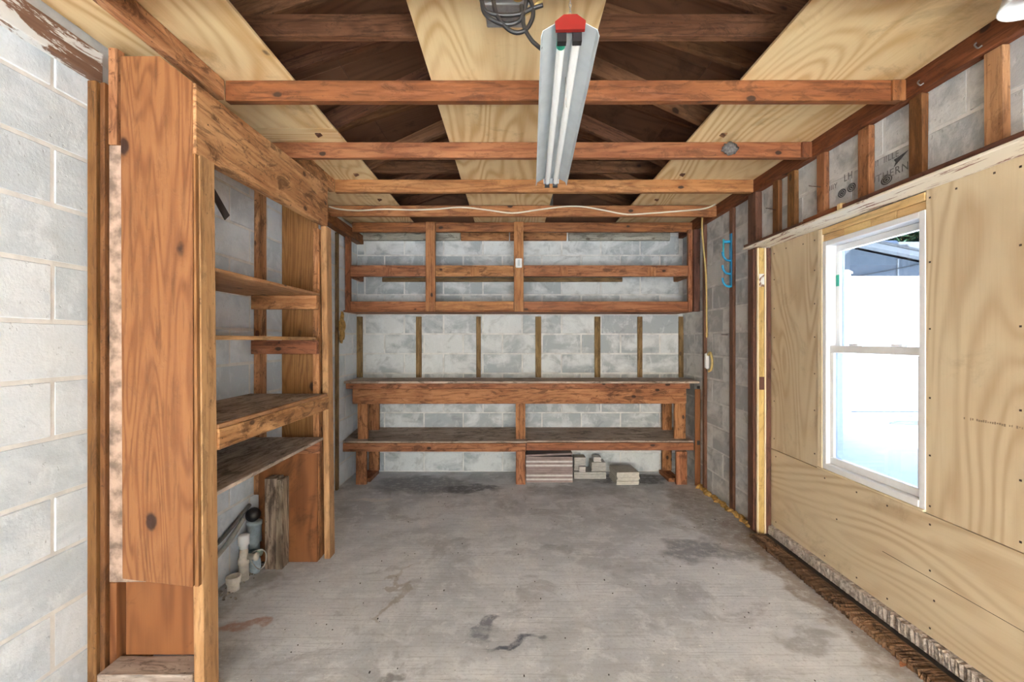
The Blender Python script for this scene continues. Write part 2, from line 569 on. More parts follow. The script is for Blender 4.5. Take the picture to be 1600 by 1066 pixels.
# ================================================================== THE SETTING
XL, XR, YB = -1.603, 1.765, 4.81      # inner faces of the left, right and back block walls
YF = -4.5                             # the open front of the garage, behind the lens
ZF, ZJ, ZP = -CH, 1.052, 1.142        # slab, joist undersides, underside of the ceiling plywood
ZW = 1.20                             # wall tops

fl = board('floor', None, (XL - .2, XR + .35), (YF, YB + .2), (ZF - .15, ZF), M_FLOOR, bev=0)
fl.location.z += 0
# floor texture space starts at the world origin
for v in fl.data.vertices: v.co += fl.location
fl.location = (0, 0, 0)
tag(fl, 'worn grey concrete slab floor with dark oil stains', kind='structure')

gd = board('ground', None, (-40, 40), (-40, 60), (ZF - .5, ZF - .16), M_DRIVE, bev=0)
tag(gd, 'pale concrete drive and ground around the garage', kind='structure')
yd = board('ground_yard', None, (2.12, 26), (.2, 34), (ZF - .15, ZF + .387), M_YARD, bev=0)
tag(yd, 'sunlit pale sandy yard outside the window', kind='structure')
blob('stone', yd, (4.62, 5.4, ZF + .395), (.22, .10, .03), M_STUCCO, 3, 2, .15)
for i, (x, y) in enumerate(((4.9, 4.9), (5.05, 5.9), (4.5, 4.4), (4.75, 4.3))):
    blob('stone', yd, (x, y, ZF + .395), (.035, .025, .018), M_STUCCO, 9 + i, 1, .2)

# ---- block walls: mortar body plus each block as its own piece
CRS, BLK = .2032, .4064
BLOCK_MESH = {}
def block_mesh(ln, axis, mat):
    k = (round(ln, 3), axis, mat.name)
    if k not in BLOCK_MESH:
        d = (ln - .012, .03, CRS - .012) if axis == 0 else (.03, ln - .012, CRS - .012)
        me = to_mesh(box_bm(*d, .004), 'block')
        me.materials.append(mat)
        BLOCK_MESH[k] = me
    return BLOCK_MESH[k]
rb = random.Random(5)
def lay(parent, axis, face, sign, a0, a1, zr0, zr1, mat, holes=(), phase=0.0):
    """Blocks along X (axis 0) or Y (axis 1) whose front stands 2 mm proud of the wall face."""
    n0, n1 = round((zr0 + CH) / CRS), round((zr1 + CH) / CRS)
    for c in range(n0, n1):
        z = (c + .5) * CRS
        s = a0 - (BLK / 2 if c % 2 else 0) - phase
        while s < a1 - .02:
            b0, b1 = max(s, a0), min(s + BLK, a1)
            s += BLK
            if b1 - b0 < .06: continue
            if any(h[0] <= (b0 + b1) / 2 <= h[1] and h[2] <= z - CH <= h[3] for h in holes): continue
            me = block_mesh(b1 - b0, axis, mat)
            off = face + sign * (.002 + rb.uniform(-.0015, .002) - .015)
            loc = ((b0 + b1) / 2, off, z) if axis == 0 else (off, (b0 + b1) / 2, z)
            link('block', me, parent, loc)

wl = board('wall_left', None, (XL - .2, XL), (YF, YB + .2), (ZF, ZW), M_MORT_L, bev=0)
tag(wl, 'whitewashed concrete block wall behind the tall shelving', kind='structure')
lay(wl, 1, XL, 1, .2, YB, ZF, ZF + 12 * CRS, M_BLOCK_L)
wb = board('wall_back', None, (XL, XR), (YB, YB + .2), (ZF, ZW), M_MORT_B, bev=0)
tag(wb, 'grey concrete block wall behind the workbench', kind='structure')
lay(wb, 0, YB, -1, XL, XR, ZF, ZF + 12 * CRS, M_BLOCK_B, phase=.12)

OY0, OY1, OZ = .10, 3.275, .66        # the old door opening in the right wall
bm = bmesh.new()
for x0, x1, y0, y1, z0, z1 in ((XR, XR + .2, OY1, YB + .2, ZF, ZW), (XR, XR + .2, OY0, OY1, OZ, ZW), (XR, XR + .2, YF, OY0, ZF, ZW)):
    r = bmesh.ops.create_cube(bm, size=1.0)
    for v in r['verts']:
        v.co = Vector((x0 if v.co.x < 0 else x1, y0 if v.co.y < 0 else y1, (z0 if v.co.z < 0 else z1) + CH))
wr = link('wall_right', to_mesh(bm, 'wall_right'), None, (0, 0, 0), M_MORT_B)
tag(wr, 'block wall with boarded up opening and the window', kind='structure')
lay(wr, 1, XR, -1, OY1, YB, ZF, ZF + 12 * CRS, M_BLOCK_R)
lay(wr, 1, XR, -1, OY0, OY1, ZF + 10 * CRS, ZF + 12 * CRS, M_BLOCK_R, phase=.13)

# front wall with the open garage door, behind the lens
RIDX, RIDZ, PITCH = .05, 1.72, .335
def roof_z(x): return RIDZ - PITCH * abs(x - RIDX)
prism('wall_front', None, [(XL, ZF), (XL + .12, ZF), (XL + .12, .86), (XR - .12, .86), (XR - .12, ZF), (XR, ZF), (XR, roof_z(XR) + .08), (RIDX, RIDZ + .08), (XL, roof_z(XL) + .08)],
      1, YF, YF + .15, M_EXT)['kind'] = 'structure'
bpy.data.objects['wall_front']['label'] = 'front gable wall with the open garage doorway'
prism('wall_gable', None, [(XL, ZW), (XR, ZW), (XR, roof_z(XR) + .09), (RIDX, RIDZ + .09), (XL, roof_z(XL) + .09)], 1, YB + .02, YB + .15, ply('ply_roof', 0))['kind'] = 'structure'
bpy.data.objects['wall_gable']['label'] = 'dark boarded gable end inside the roof space'

# ---- ceiling: joists, plywood strips, wall plates
ce = root('ceiling', 0, 2.0, ZJ, 'open joist ceiling with three strips of plywood', kind='structure')
for y, x0, z, key in ((-4.08, -1.26, ZJ, 'joist'), (-3.47, -1.26, ZJ, 'joist'), (-2.86, -1.26, ZJ, 'joist'), (-2.25, -1.26, ZJ, 'joist'), (-1.64, -1.26, ZJ, 'joist'), (-1.03, -1.26, ZJ, 'joist'), (-.42, -1.26, ZJ, 'joist'), (.19, -1.26, ZJ, 'joist'), (.80, -1.26, ZJ, 'joist'), (1.40, -1.26, ZJ, 'joist'),
                 (2.04, -1.258, ZJ, 'joist'), (2.675, -1.52, ZJ, 'joist2'), (3.30, -1.258, ZJ, 'joist2'), (3.90, XL + .005, 1.042, 'joist2'), (4.425, -1.52, 1.033, 'joist')):
    board('ceiling_joist', ce, (x0, 1.715), (y, y + .038), (z, z + .089), key, jit=.002)
for y0, y1 in ((YF + .15, 2.038), (2.715, 3.30)):
    board('ceiling_ledger', ce, (-1.298, -1.26), (y0, y1), (ZJ, ZJ + .089), 'header', jit=.001)
board('hanger_cleat', ce, (1.66, 1.717), (2.025, 2.04), (ZJ - .005, ZJ + .085), 'joist')
board('hanger_cleat', ce, (1.66, 1.717), (2.66, 2.675), (ZJ - .005, ZJ + .085), 'joist')
pr = board('wall_plate', ce, (1.717, XR - .004), (YF + .15, YB - .01), (ZJ - .002, ZJ + .13), 'joist', jit=.001)
bn = board('wall_plate', ce, (XL + .004, -1.525), (3.02, YB - .03), (.985, 1.075), 'joist')
board('wall_plate', ce, (XL + .004, -1.56), (YF + .15, 1.775), (.983, 1.092), M_PEEL)
TP = .012
for (x0, x1), seams in (((XL + .02, -.96), (YF + .16, -2.37, .07, 2.506, 2.75, 4.78)), ((-.357, .315), (YF + .16, -2.82, -.38, 2.058, 4.6)), ((1.01, 1.72), (YF + .16, -2.82, -.38, 2.055, 4.6))):
    for a, b in zip(seams, seams[1:]):
        board('plywood_sheet', ce, (x0 + random.uniform(-.004, .004), x1 + random.uniform(-.004, .004)), (a + .0015, b - .0015), (ZP, ZP + TP), 'ply_ceiling', axis=1 if (b - a) > .5 else 0, bev=.001)
for pts in (((1.716, 1.72, 1.10), (1.700, 1.71, 1.085), (1.702, 1.70, 1.068), (1.712, 1.695, 1.074)), ((1.716, 1.96, 1.095), (1.700, 1.95, 1.08), (1.702, 1.94, 1.064), (1.712, 1.935, 1.07))):
    tube('bent_nail', pr, pts, .0028, M_STEEL, 6)

# ---- roof: rafters, collar ties, webs and sheathing
rf = root('roof', RIDX, 2.0, RIDZ, 'dark brown rafters and plywood sheathing in the roof space', kind='structure')
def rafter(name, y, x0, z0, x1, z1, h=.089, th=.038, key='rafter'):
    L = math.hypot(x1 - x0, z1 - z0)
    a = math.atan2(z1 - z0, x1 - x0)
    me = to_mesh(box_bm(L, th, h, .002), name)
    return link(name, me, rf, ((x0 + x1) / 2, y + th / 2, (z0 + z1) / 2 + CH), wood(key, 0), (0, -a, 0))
for y in (-4.8, -3.6, -2.4, -1.2, 0.0, .62, 1.24, 1.94, 2.30, 2.95, 3.55, 4.15, 4.70):
    rafter('rafter', y, RIDX - .005, RIDZ + .045, XL - .25, roof_z(XL - .25) + .045)
    rafter('rafter', y, RIDX + .005, RIDZ + .045, XR + .25, roof_z(XR + .25) + .045)
for y in (2.56, 3.18, 3.75):
    rafter('truss_web', y, -.05, 1.66, -1.10, 1.17)
    rafter('truss_web', y, .15, 1.66, 1.20, 1.17)
board('collar_tie', rf, (-1.16, 1.27), (1.885, 1.923), (1.235, 1.324), 'rafter')
board('collar_tie', rf, (-1.10, 1.20), (3.60, 3.638), (1.30, 1.389), 'rafter')
for x0, x1 in ((-.13, -.09), (.33, .37)):
    board('king_post', rf, (x0, x1), (4.20, 4.238), (1.12, 1.60), 'grey')
for sgn in (-1, 1):
    xe = XL - .3 if sgn < 0 else XR + .3
    for y0, y1 in ((YF - .2, -3.2), (-3.2, -1.0), (-1.0, .30), (.30, 1.50), (1.50, 2.52), (2.52, 3.74), (3.74, YB + .25)):
        for f0, f1 in ((0, .5), (.5, 1.0)):
            xa, xb = RIDX + (xe - RIDX) * f0, RIDX + (xe - RIDX) * f1
            za, zb = roof_z(xa) + .092, roof_z(xb) + .092
            L = math.hypot(xb - xa, zb - za)
            a = math.atan2(zb - za, xb - xa)
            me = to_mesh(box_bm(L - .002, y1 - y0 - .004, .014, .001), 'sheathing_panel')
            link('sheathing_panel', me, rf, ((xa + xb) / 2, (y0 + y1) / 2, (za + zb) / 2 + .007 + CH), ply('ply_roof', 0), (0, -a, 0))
prism('roof_covering', rf, [(XL - .35, roof_z(XL - .35) + .112), (RIDX, RIDZ + .112), (XR + .35, roof_z(XR + .35) + .112), (XR + .35, roof_z(XR + .35) + .125), (RIDX, RIDZ + .125), (XL - .35, roof_z(XL - .35) + .125)], 1, YF - .25, YB + .3, M_SHINGLE)

# ---- back wall boards
for i, (xp, wd) in enumerate(((563, 9), (655, 8.5), (748, 7), (841, 9), (933, 9), (999, 7.5), (1064, 9))):
    x = (xp - 800) / 151.0
    board('furring_strip', wb, (x - wd / 302, x + wd / 302), (YB - .024, YB - .004), (-.382, .245), 'furring', jit=.001)
for x0, x1, key in ((-1.53, -.53, 'grey'), (-.525, -.03, 'bench'), (-.02, .56, 'bench'), (.58, 1.62, 'grey')):
    board('top_plate', wb, (x0, x1), (YB - .05, YB - .006), (1.025, 1.112), key)
board('furring_strip', wl, (XL + .004, XL + .026), (4.20, 4.245), (ZF, .975), 'furring')

# ---- right wall: furring, old door frame, header shelf, plywood, curb
XS = 1.733
for xa, xb, zb, key in ((1537, 1567, .69, 'post'), (1419, 1441, .69, 'stud'), (1340, 1358, .69, 'bench'), (1276, 1288, .70, 'bench'), (1230, 1241, .69, 'stud'), (1207, 1216, .69, 'stud')):
    d1, d0 = XS * FPX / (xa - 800), XS * FPX / (xb - 800)
    st = board('wall_stud', wr, (XS, XR - .004), (d0, d1), (zb, ZJ - .003), 'stud' if key == 'stud' else key, jit=.0015)
    if xa in (1276, 1207):
        tube('nail', st, ((XS, d0 + .03, .86), (XS - .055, d0 + .05, .875)), .0022, M_DARKNAIL, 6)
fs = board('wall_stud', wr, (XR - .030, XR - .004), (3.66, 3.72), (ZF + .01, ZJ - .003), 'casing', jit=.002)
cp = board('corner_post', wr, (1.735, XR - .004), (4.20, 4.24), (ZF + .01, ZJ - .004), 'casing', jit=.001)
tr1 = root('trim_1', 1.70, OY1, ZF, 'old door frame beside the boarded opening with flaking edges', kind='structure')
board('casing_board', tr1, (1.715, XR - .003), (OY1, OY1 + .11), (ZF, ZJ - .004), 'casing', jit=.001)
board('casing_edge', tr1, (1.700, 1.713), (OY1 + .004, OY1 + .03), (ZF + .02, .645), 'casing', jit=.001)
board('door_jamb', tr1, (1.728, 1.765), (OY1 - .020, OY1 - .002), (ZF, .648), 'jamb', jit=.001)
board('jamb_edge', tr1, (1.718, 1.727), (OY1 - .021, OY1 - .002), (ZF, .648), 'palepine', jit=.001)
board('door_stop', tr1, (1.766, 1.776), (OY1 - .026, OY1 - .002), (ZF, .648), 'palepine', jit=.001)
board('door_stop', tr1, (1.777, 1.812), (OY1 - .022, OY1 - .002), (ZF, .648), 'casing', jit=.001)
for z in (.42, -.30):
    board('hinge_mortise', tr1, (1.729, 1.764), (OY1 - .0235, OY1 - .0205), (z - .045, z + .045), M_PEEL if z > 0 else 'casing', bev=.0005)
tr2 = root('trim_2', 1.68, 1.7, .655, 'worn white and red header ledge above the window', kind='structure')
board('header_ledge', tr2, (1.668, 1.813), (.3, OY1 + .09), (.655, .668), M_TRIMW, bev=.003)
board('header_face', tr2, (1.674, 1.729), (.3, 2.36), (.669, .688), 'casing', jit=.002)
board('header_face', tr2, (1.674, 1.729), (2.40, 2.68), (.669, .695), 'joist', jit=.001)
board('header_face', tr2, (1.674, 1.729), (2.69, OY1 + .09), (.669, .688), 'casing', jit=.002)
board('packing_block', tr2, (1.671, 1.70), (2.365, 2.395), (.669, .70), 'pine')

XPW = 1.815
WY0, WY1, WZ0, WZ1 = 2.04, 2.712, -.745, .574     # window opening
def ply_wall(ys, zs, axis, t=.015):
    return board('plywood_panel', wr, (XPW, XPW + t), ys, zs, 'ply_wall', axis=axis, bev=.001)
pf = ply_wall((WY1 + .045, OY1 - .001), (-.755, .661), 2)
pn = ply_wall((.35, WY0), (-.755, .661), 2)
pw = ply_wall((.35, OY1 - .001), (-1.288, -.759), 1)
board('crack', wr, (XPW - .0006, XPW + .001), (.36, 2.28), (-1.0345, -1.0325), M_GAP, bev=0)
def screws(parent, pts):
    joined_boxes('screw_heads', parent, [(XPW - .0008, y, z, .002, .0075, .0075) for y, z in pts], M_DARKNAIL, 'stuff')
screws(pf, [(y, z) for y in (2.79, 3.22) for z in (.60, .42, .22, .02, -.2, -.42, -.68)] + [(2.9, .6), (3.08, .61)])
screws(pn, [(y, z) for y in (2.02, 1.66) for z in (.62, .34, .05, -.25, -.5, -.72)] + [(1.9, .62), (1.75, .63)])
screws(pw, [(y, z) for y in (3.2, 2.7, 2.45, 2.25, 2.02, 1.5) for z in (-.80, -1.25)] + [(2.02, -1.0), (2.6, -1.0), (2.0, -1.12)])
rk = random.Random(3)
joined_boxes('ink_stamp', pn, [(XPW - .0006, 1.875 - k * .0085, -.312 - .0 * k + rk.uniform(-.001, .001), .001, rk.uniform(.002, .006), rk.uniform(.004, .010)) for k in range(32) if rk.random() > .25], M_PLYINK, 'stuff')
board('backing_stud', wr, (XPW + .016, XPW + .10), (.30, .34), (-1.30, .652), 'pine')
board('backing_stud', wr, (XPW + .016, XPW + .08), (.35, OY1 - .001), (-.80, -.747), 'pine', axis=1)
for ys, zs in (((.15, OY1), (ZF, WZ0)), ((.15, OY1), (WZ1, .662)), ((.15, WY0), (WZ0, WZ1)), ((WY1, OY1), (WZ0, WZ1))):
    board('outer_sheathing', wr, (XPW + .101, XPW + .115), ys, zs, M_EXT, bev=0)
board('header_strip', wr, (XPW - .004, XPW + .03), (WY0 + .002, WY1 + .043), (.615, .652), 'pine')
for y0, y1 in ((2.042, 2.20), (2.203, 2.36), (2.363, 2.55), (2.553, 2.753)):
    board('header_strip', wr, (XPW + .004, XPW + .03), (y0, y1), (WZ1 + .001, .614), 'pine')
board('jack_stud', wr, (XPW - .006, XPW + .085), (WY1 + .004, WY1 + .044), (-.755, .652), 'palepine')
tr3 = root('trim_3', XPW, 2.0, ZF, 'chipped concrete curb with rotten sill under the plywood', kind='structure')
def rough_strip(name, xs, ys, zs, mat, n=60, amp=.006, seed=1):
    rd = random.Random(seed)
    bm = bmesh.new()
    rows = []
    for i in range(n + 1):
        y = ys[0] + (ys[1] - ys[0]) * i / n
        q = [(xs[0], zs[0]), (xs[0], zs[1]), ((xs[0] + xs[1]) / 2, zs[1]), (xs[1], zs[1]), (xs[1], zs[0])]
        rows.append([bm.verts.new((x + rd.uniform(-amp, amp) * (0 < j < 4 or j == 0) * (j != 3), y, z + CH + (rd.uniform(-amp, amp) if j in (1, 2) else 0))) for j, (x, z) in enumerate(q)])
    for a, b in zip(rows, rows[1:]):
        for k in range(4): bm.faces.new((a[k], a[k + 1], b[k + 1], b[k]))
    bm.faces.new(rows[0]); bm.faces.new(rows[-1][::-1])
    c = Vector((sum(xs) / 2, sum(ys) / 2, zs[0] + CH))
    for v in bm.verts: v.co -= c
    return link(name, to_mesh(bm, name), tr3, c, mat)
rough_strip('concrete_curb', (1.788, XPW + .10), (.35, OY1 - .03), (ZF, ZF + .066), M_CURB, 300, .005, 2)
rough_strip('gap_strip', (1.728, 1.787), (.35, OY1 - .03), (ZF, ZF + .008), M_GAP, 60, .003, 3)
rough_strip('rotten_sill', (1.640, 1.735), (.35, OY1 - .06), (ZF, ZF + .024), wood('rotten', 1), 420, .007, 4)
fo = root('expanding_foam', XR - .05, 3.8, ZF, 'ragged amber foam bead along the foot of the block wall', 'foam')
for i in range(26):
    y = OY1 + .10 + i * .037
    blob('foam_lump', fo, (XR - .026 - rk.uniform(0, .025), y, ZF + .014), (rk.uniform(.018, .034), rk.uniform(.020, .034), rk.uniform(.014, .030)), M_FOAM, i, 1, .3)
# stencilled stamps on the upper blocks
def text_part(txt, y, z, size, parent, mat, sy=1.0):
    cu = bpy.data.curves.new('stamp', 'FONT')
    cu.body = txt; cu.size = size; cu.extrude = .0004
    cu.align_x = 'CENTER'; cu.align_y = 'CENTER'
    cu.space_character = 1.15
    ob = bpy.data.objects.new('stamp_tmp', cu)
    COL.objects.link(ob)
    bpy.context.view_layer.update()
    me = bpy.data.meshes.new_from_object(ob.evaluated_get(bpy.context.evaluated_depsgraph_get()))
    bpy.data.objects.remove(ob)
    o = link('stencil_lettering', me, parent, (XR - .0085, y, z + CH), mat)
    o.data.materials.clear(); o.data.materials.append(mat)
    o.rotation_euler = (math.radians(90), 0, math.radians(-90))
    o.scale = (sy, 1, 1)
    return o
def wall_at(px, py, X=XR):      # point of the right wall seen at a picture position
    d = X * FPX / (px - 800)
    return d, (532 - py) * d / FPX
y_, z_ = wall_at(1386, 274)
text_part('SOUTHERN', y_ + .02, z_ - .002, .050, wr, M_INKF, 1.05)
y_, z_ = wall_at(1388, 252)
text_part('II  IILLE', y_, z_ + .01, .042, wr, M_INKF, .9)
y_, z_ = wall_at(1313, 287)
text_part('IIIIY', y_ + .05, z_ - .005, .040, wr, M_INKF, 1.0)
text_part('LH', y_ - .07, z_ + .012, .055, wr, M_INKF, .9)
for px, py, r1, r2 in ((1318, 302, .030, .022), (1333, 293, .030, .022), (1388, 281, .034, .022)):
    y_, z_ = wall_at(px, py)
    bm = bmesh.new()
    for k in range(3):
        q = [(math.cos(a * math.pi / 9), math.sin(a * math.pi / 9)) for a in range(18)]
        s0, s1 = ((1.0, .78), (.62, .40), (.25, .0))[k]
        A = [bm.verts.new((0, c * r1 * s0, s * r2 * s0)) for c, s in q]
        B = [bm.verts.new((0, c * r1 * s1, s * r2 * s1)) for c, s in q] if s1 else None
        for i in range(18):
            j = (i + 1) % 18
            if B: bm.faces.new((A[i], A[j], B[j], B[i]))
        if not B: bm.faces.new(A)
    link('stamp_emblem', to_mesh(bm, 'stamp_emblem'), wr, (XR - .0085, y_, z_ + CH), M_INK)
y_, z_ = wall_at(1408, 248)
prism('stamp_arrow', wr, [(y_ - .05, z_ + .02), (y_ + .03, z_ + .006), (y_ + .02, z_ - .008), (y_ + .03, z_ - .028)], 0, XR - .0088, XR - .0082, M_INK)

# ---- window
wi = root('window_1', XPW, (WY0 + WY1) / 2, WZ0, 'white vinyl single hung window looking onto a white fence', kind='structure')
XW0, XW1 = XPW - .004, XPW + .095
def wpart(name, xs, ys, zs, mat=M_WHITE, parent=None, bev=.003):
    return board(name, parent or wi, xs, ys, zs, mat, bev=bev)
wpart('frame_jamb', (XPW + .0155, XW1), (WY0 - .03, WY0 + .030), (WZ0 + .001, WZ1))
wpart('frame_jamb', (XW0, XW1), (WY1 - .030, WY1 + .003), (WZ0 + .001, WZ1))
wpart('frame_jamb_face', (XW0, XPW + .015), (WY0 + .0005, WY0 + .030), (WZ0 + .001, WZ1), bev=.001)
wpart('frame_head', (XW0, XW1), (WY0 + .031, WY1 - .031), (WZ1 - .030, WZ1))
wpart('frame_sill', (XW0 - .004, XW1), (WY0 + .031, WY1 - .031), (WZ0 + .001, WZ0 + .036))
wpart('sill_board', (XPW - .012, XPW + .0155), (WY0 + .001, WY1 + .043), (WZ0 - .0095, WZ0), wood('palepine', 1))
ZM = -.052
def sash(name, x0, x1, z0, z1, rail):
    s = wpart(name, (x0, x1), (WY0 + .032, WY1 - .032), (z0, z0 + rail))
    wpart('sash_rail', (x0, x1), (WY0 + .032, WY1 - .032), (z1 - rail, z1), parent=s)
    for ys in ((WY0 + .032, WY0 + .032 + .030), (WY1 - .062, WY1 - .032)):
        wpart('sash_stile', (x0, x1), ys, (z0 + rail + .0005, z1 - rail - .0005), parent=s)
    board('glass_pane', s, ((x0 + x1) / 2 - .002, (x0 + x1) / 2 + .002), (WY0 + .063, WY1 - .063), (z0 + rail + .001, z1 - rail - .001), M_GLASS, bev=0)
    return s
lo = sash('lower_sash', XPW + .016, XPW + .046, WZ0 + .037, ZM + .022, .040)
up = sash('upper_sash', XPW + .052, XPW + .082, ZM - .018, WZ1 - .031, .034)
for y in (2.22, 2.50):
    wpart('sash_lock', (XPW + .018, XPW + .044), (y - .035, y + .035), (ZM + .0225, ZM + .034), parent=lo)
board('sticker', up, (XPW + .0485, XPW + .0515), (WY1 - .058, WY1 - .036), (.31, .375), M_GREEN, bev=0)

# ================================================================== OUTSIDE THE WINDOW
fe = root('vinyl_fence', 4.4, 6.25, ZF + .387, 'tall white vinyl privacy fence outside the window', 'fence')
zt = 100 * 6.25 / FPX
board('fence_post', fe, (4.38, 4.51), (6.19, 6.31), (ZF + .387, zt + .03), M_FENCE)
prism('post_cap', fe, [(4.365, zt + .031), (4.525, zt + .031), (4.525, zt + .05), (4.47, zt + .075), (4.42, zt + .075), (4.365, zt + .05)], 1, 6.175, 6.325, M_FENCE)
board('top_rail', fe, (4.511, 9.0), (6.215, 6.285), (zt - .14, zt), M_FENCE)
board('bottom_rail', fe, (4.511, 9.0), (6.215, 6.285), (ZF + .41, ZF + .55), M_FENCE)
for i in range(30):
    x = 4.513 + i * .149
    board('picket', fe, (x, x + .146), (6.235, 6.262), (ZF + .551, zt - .141), M_FENCE, bev=.004)

HY = 16.0
def hx(px): return (px - 800) * HY / FPX
def hz(py): return (532 - py) * HY / FPX
ho = root('house', hx(1380), HY, ZF + .387, 'blue-grey stucco house with low gable beyond the fence', 'house')
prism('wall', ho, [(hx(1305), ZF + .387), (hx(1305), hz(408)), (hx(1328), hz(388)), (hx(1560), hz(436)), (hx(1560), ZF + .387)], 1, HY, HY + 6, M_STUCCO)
prism('fascia', ho, [(hx(1297), hz(412)), (hx(1328), hz(385)), (hx(1570), hz(434)), (hx(1570), hz(427)), (hx(1328), hz(377)), (hx(1297), hz(404))], 1, HY - .35, HY - .02, M_FASCIA)
prism('roof', ho, [(hx(1293), hz(406)), (hx(1328), hz(376.5)), (hx(1574), hz(427)), (hx(1574), hz(424)), (hx(1328), hz(373)), (hx(1293), hz(402))], 1, HY - .4, HY + 7, M_SHINGLE)
board('rear_roof', ho, (hx(1322), hx(1600)), (HY + 1.5, HY + 6.5), (hz(378) - .05, hz(378) + .32), M_SHINGLE)
lathe('roof_vent', ho, (hx(1433), HY + 1.3, hz(371)), [(.17, -.35), (.17, .30)], M_STEEL, 16, 'X')
board('conduit', ho, (hx(1401), hx(1403)), (HY - .05, HY - .01), (ZF + .387, hz(405)), M_FASCIA)
tube('wire', ho, [(hx(1310), HY - .1, hz(437)), (hx(1380), HY - .1, hz(424)), (hx(1460), HY - .1, hz(408))], .018, M_BLACK, 6)
pb = root('utility_post', (1366 - 800) * 26 / FPX, 26.0, ZF, 'pale square post standing behind the house roof', 'post')
px_ = (1366 - 800) * 26 / FPX
board('shaft', pb, (px_ - .11, px_ + .11), (25.9, 26.1), (ZF, (532 - 362) * 26 / FPX), M_WHITE)
board('cap', pb, (px_ - .15, px_ + .15), (25.85, 26.15), ((532 - 362) * 26 / FPX + .001, (532 - 362) * 26 / FPX + .08), M_WHITE)

def add_shade_tree():  # made-up tree, mostly out of view, added to keep sun off the house
    rd = random.Random(11)
    t = root('shade_tree', 5.3, 10.6, ZF, 'large added tree put in to shade the house, mostly above the window view', 'tree')
    tube('trunk', t, [(5.3, 10.6, ZF), (5.5, 10.6, .6), (6.4, 10.8, 2.6), (8.2, 11.2, 4.9)], .22, M_BARK, 10)
    bm = bmesh.new()
    for i in range(9000):
        while True:
            p = Vector((rd.uniform(-1, 1), rd.uniform(-1, 1), rd.uniform(-1, 1)))
            if p.length < 1: break
        p = Vector((p.x * 4.6, p.y * 3.0, p.z * 1.7))
        s_ = rd.uniform(.18, .36)
        a = Vector((rd.uniform(-1, 1), rd.uniform(-1, 1), rd.uniform(-1, 1))).normalized()
        b = a.orthogonal().normalized()
        bm.faces.new([bm.verts.new(p + q) for q in (a * s_, b * s_ * .6, -a * s_, -b * s_ * .6)])
    o = link('crown', to_mesh(bm, 'crown'), t, (9.4, 11.6, 6.5 + CH), M_LEAFM)
    o['kind'] = 'stuff'
add_shade_tree()
def tree(px, y, base_py, rx, rz, n, mat, label, seed):
    rd = random.Random(seed)
    x = (px - 800) * y / FPX
    zc = (532 - base_py) * y / FPX
    t = root('tree', x, y, ZF, label, 'tree', 'trees behind the house')
    tube('trunk', t, [(x, y, ZF), (x + .1, y, zc * .5), (x, y, zc)], .22, M_BARK, 8)
    bm = bmesh.new()
    for i in range(n):
        while True:
            p = Vector((rd.uniform(-1, 1), rd.uniform(-1, 1), rd.uniform(-1, 1)))
            if p.length < 1 and p.length > .35: break
        p = Vector((p.x * rx, p.y * rx, p.z * rz)) * (1 + .15 * math.sin(p.x * 5 + seed) * math.cos(p.z * 4))
        s = rd.uniform(.12, .28)
        a = Vector((rd.uniform(-1, 1), rd.uniform(-1, 1), rd.uniform(-1, 1))).normalized()
        b = a.orthogonal().normalized()
        vs = [bm.verts.new(p + q) for q in (a * s, b * s * .5, -a * s, -b * s * .5)]
        bm.faces.new(vs)
    o = link('crown', to_mesh(bm, 'crown'), t, (x, y, zc + CH), mat)
    o['kind'] = 'stuff'
tree(1405, 27, 335, 1.9, 2.2, 5200, M_LEAFM, 'dark green leafy tree rising above the house roof vent', 1)
tree(1462, 34, 350, 2.3, 2.4, 5200, M_LEAFM, 'broad dark tree at the window edge behind the house', 2)
tree(1368, 40, 345, 1.4, 1.2, 3000, M_LEAFB, 'small bluish tree behind the pale post', 3)

# ================================================================== TALL SHELVING ON THE LEFT
XU = -1.15
su = root('shelving_unit', -1.35, 2.3, ZF, 'tall built-in wooden shelving unit with wide front board and four shelves', 'shelving')
# near end: post, wide board, studs on the wall
prism('post', su, [(XU - .038, .688), (XU, .688), (XU + .018, ZF), (XU - .020, ZF)], 1, 1.711, 1.80, wood('post', 2), .003)
prism('wide_board', su, [(-1.423, 1.034), (-1.281, 1.034), (-1.160, .940), (-1.160, -.897), (-1.416, -.867)], 1, 1.690, 1.709, wood('board', 2), .0015)
prism('edge_strip', su, [(-1.159, .68), (-1.152, .68), (-1.140, -.897), (-1.154, -.897)], 1, 1.692, 1.709, wood('board', 2), .001)
board('stud', su, (XL + .004, -1.566), (1.75, 1.838), (ZF, .98), 'stud', jit=.001)
board('stud', su, (-1.565, -1.546), (1.765, 1.80), (ZF, .981), 'stud', jit=.001)
board('stud', su, (-1.545, -1.512), (1.78, 1.818), (.75, 1.12), 'header', jit=.002)
board('painted_stud', su, (-1.545, -1.405), (1.785, 1.805), (-.93, .748), M_PEACH, bev=.003, jit=.002)
board('side_panel', su, (-1.545, -1.519), (1.785, 2.1), (ZF + .02, -.931), 'ply_shelf', axis=2)
board('back_panel', su, (-1.50, -1.192), (1.806, 1.818), (ZF + .135, -.70), 'ply_shelf', axis=2)
board('compartment_floor', su, (-1.518, -1.170), (1.700, 1.805), (ZF + .105, ZF + .134), 'shelf', axis=0)
board('kick_board', su, (-1.518, -1.170), (1.692, 1.710), (ZF + .001, ZF + .104), 'board', axis=0)
lathe('knockout_disc', su, (-1.45, 1.776, -.62), [(.0, 0), (.034, 0), (.034, -.004), (.0, -.004)], M_BLUEPIPE, 18, 'Y')
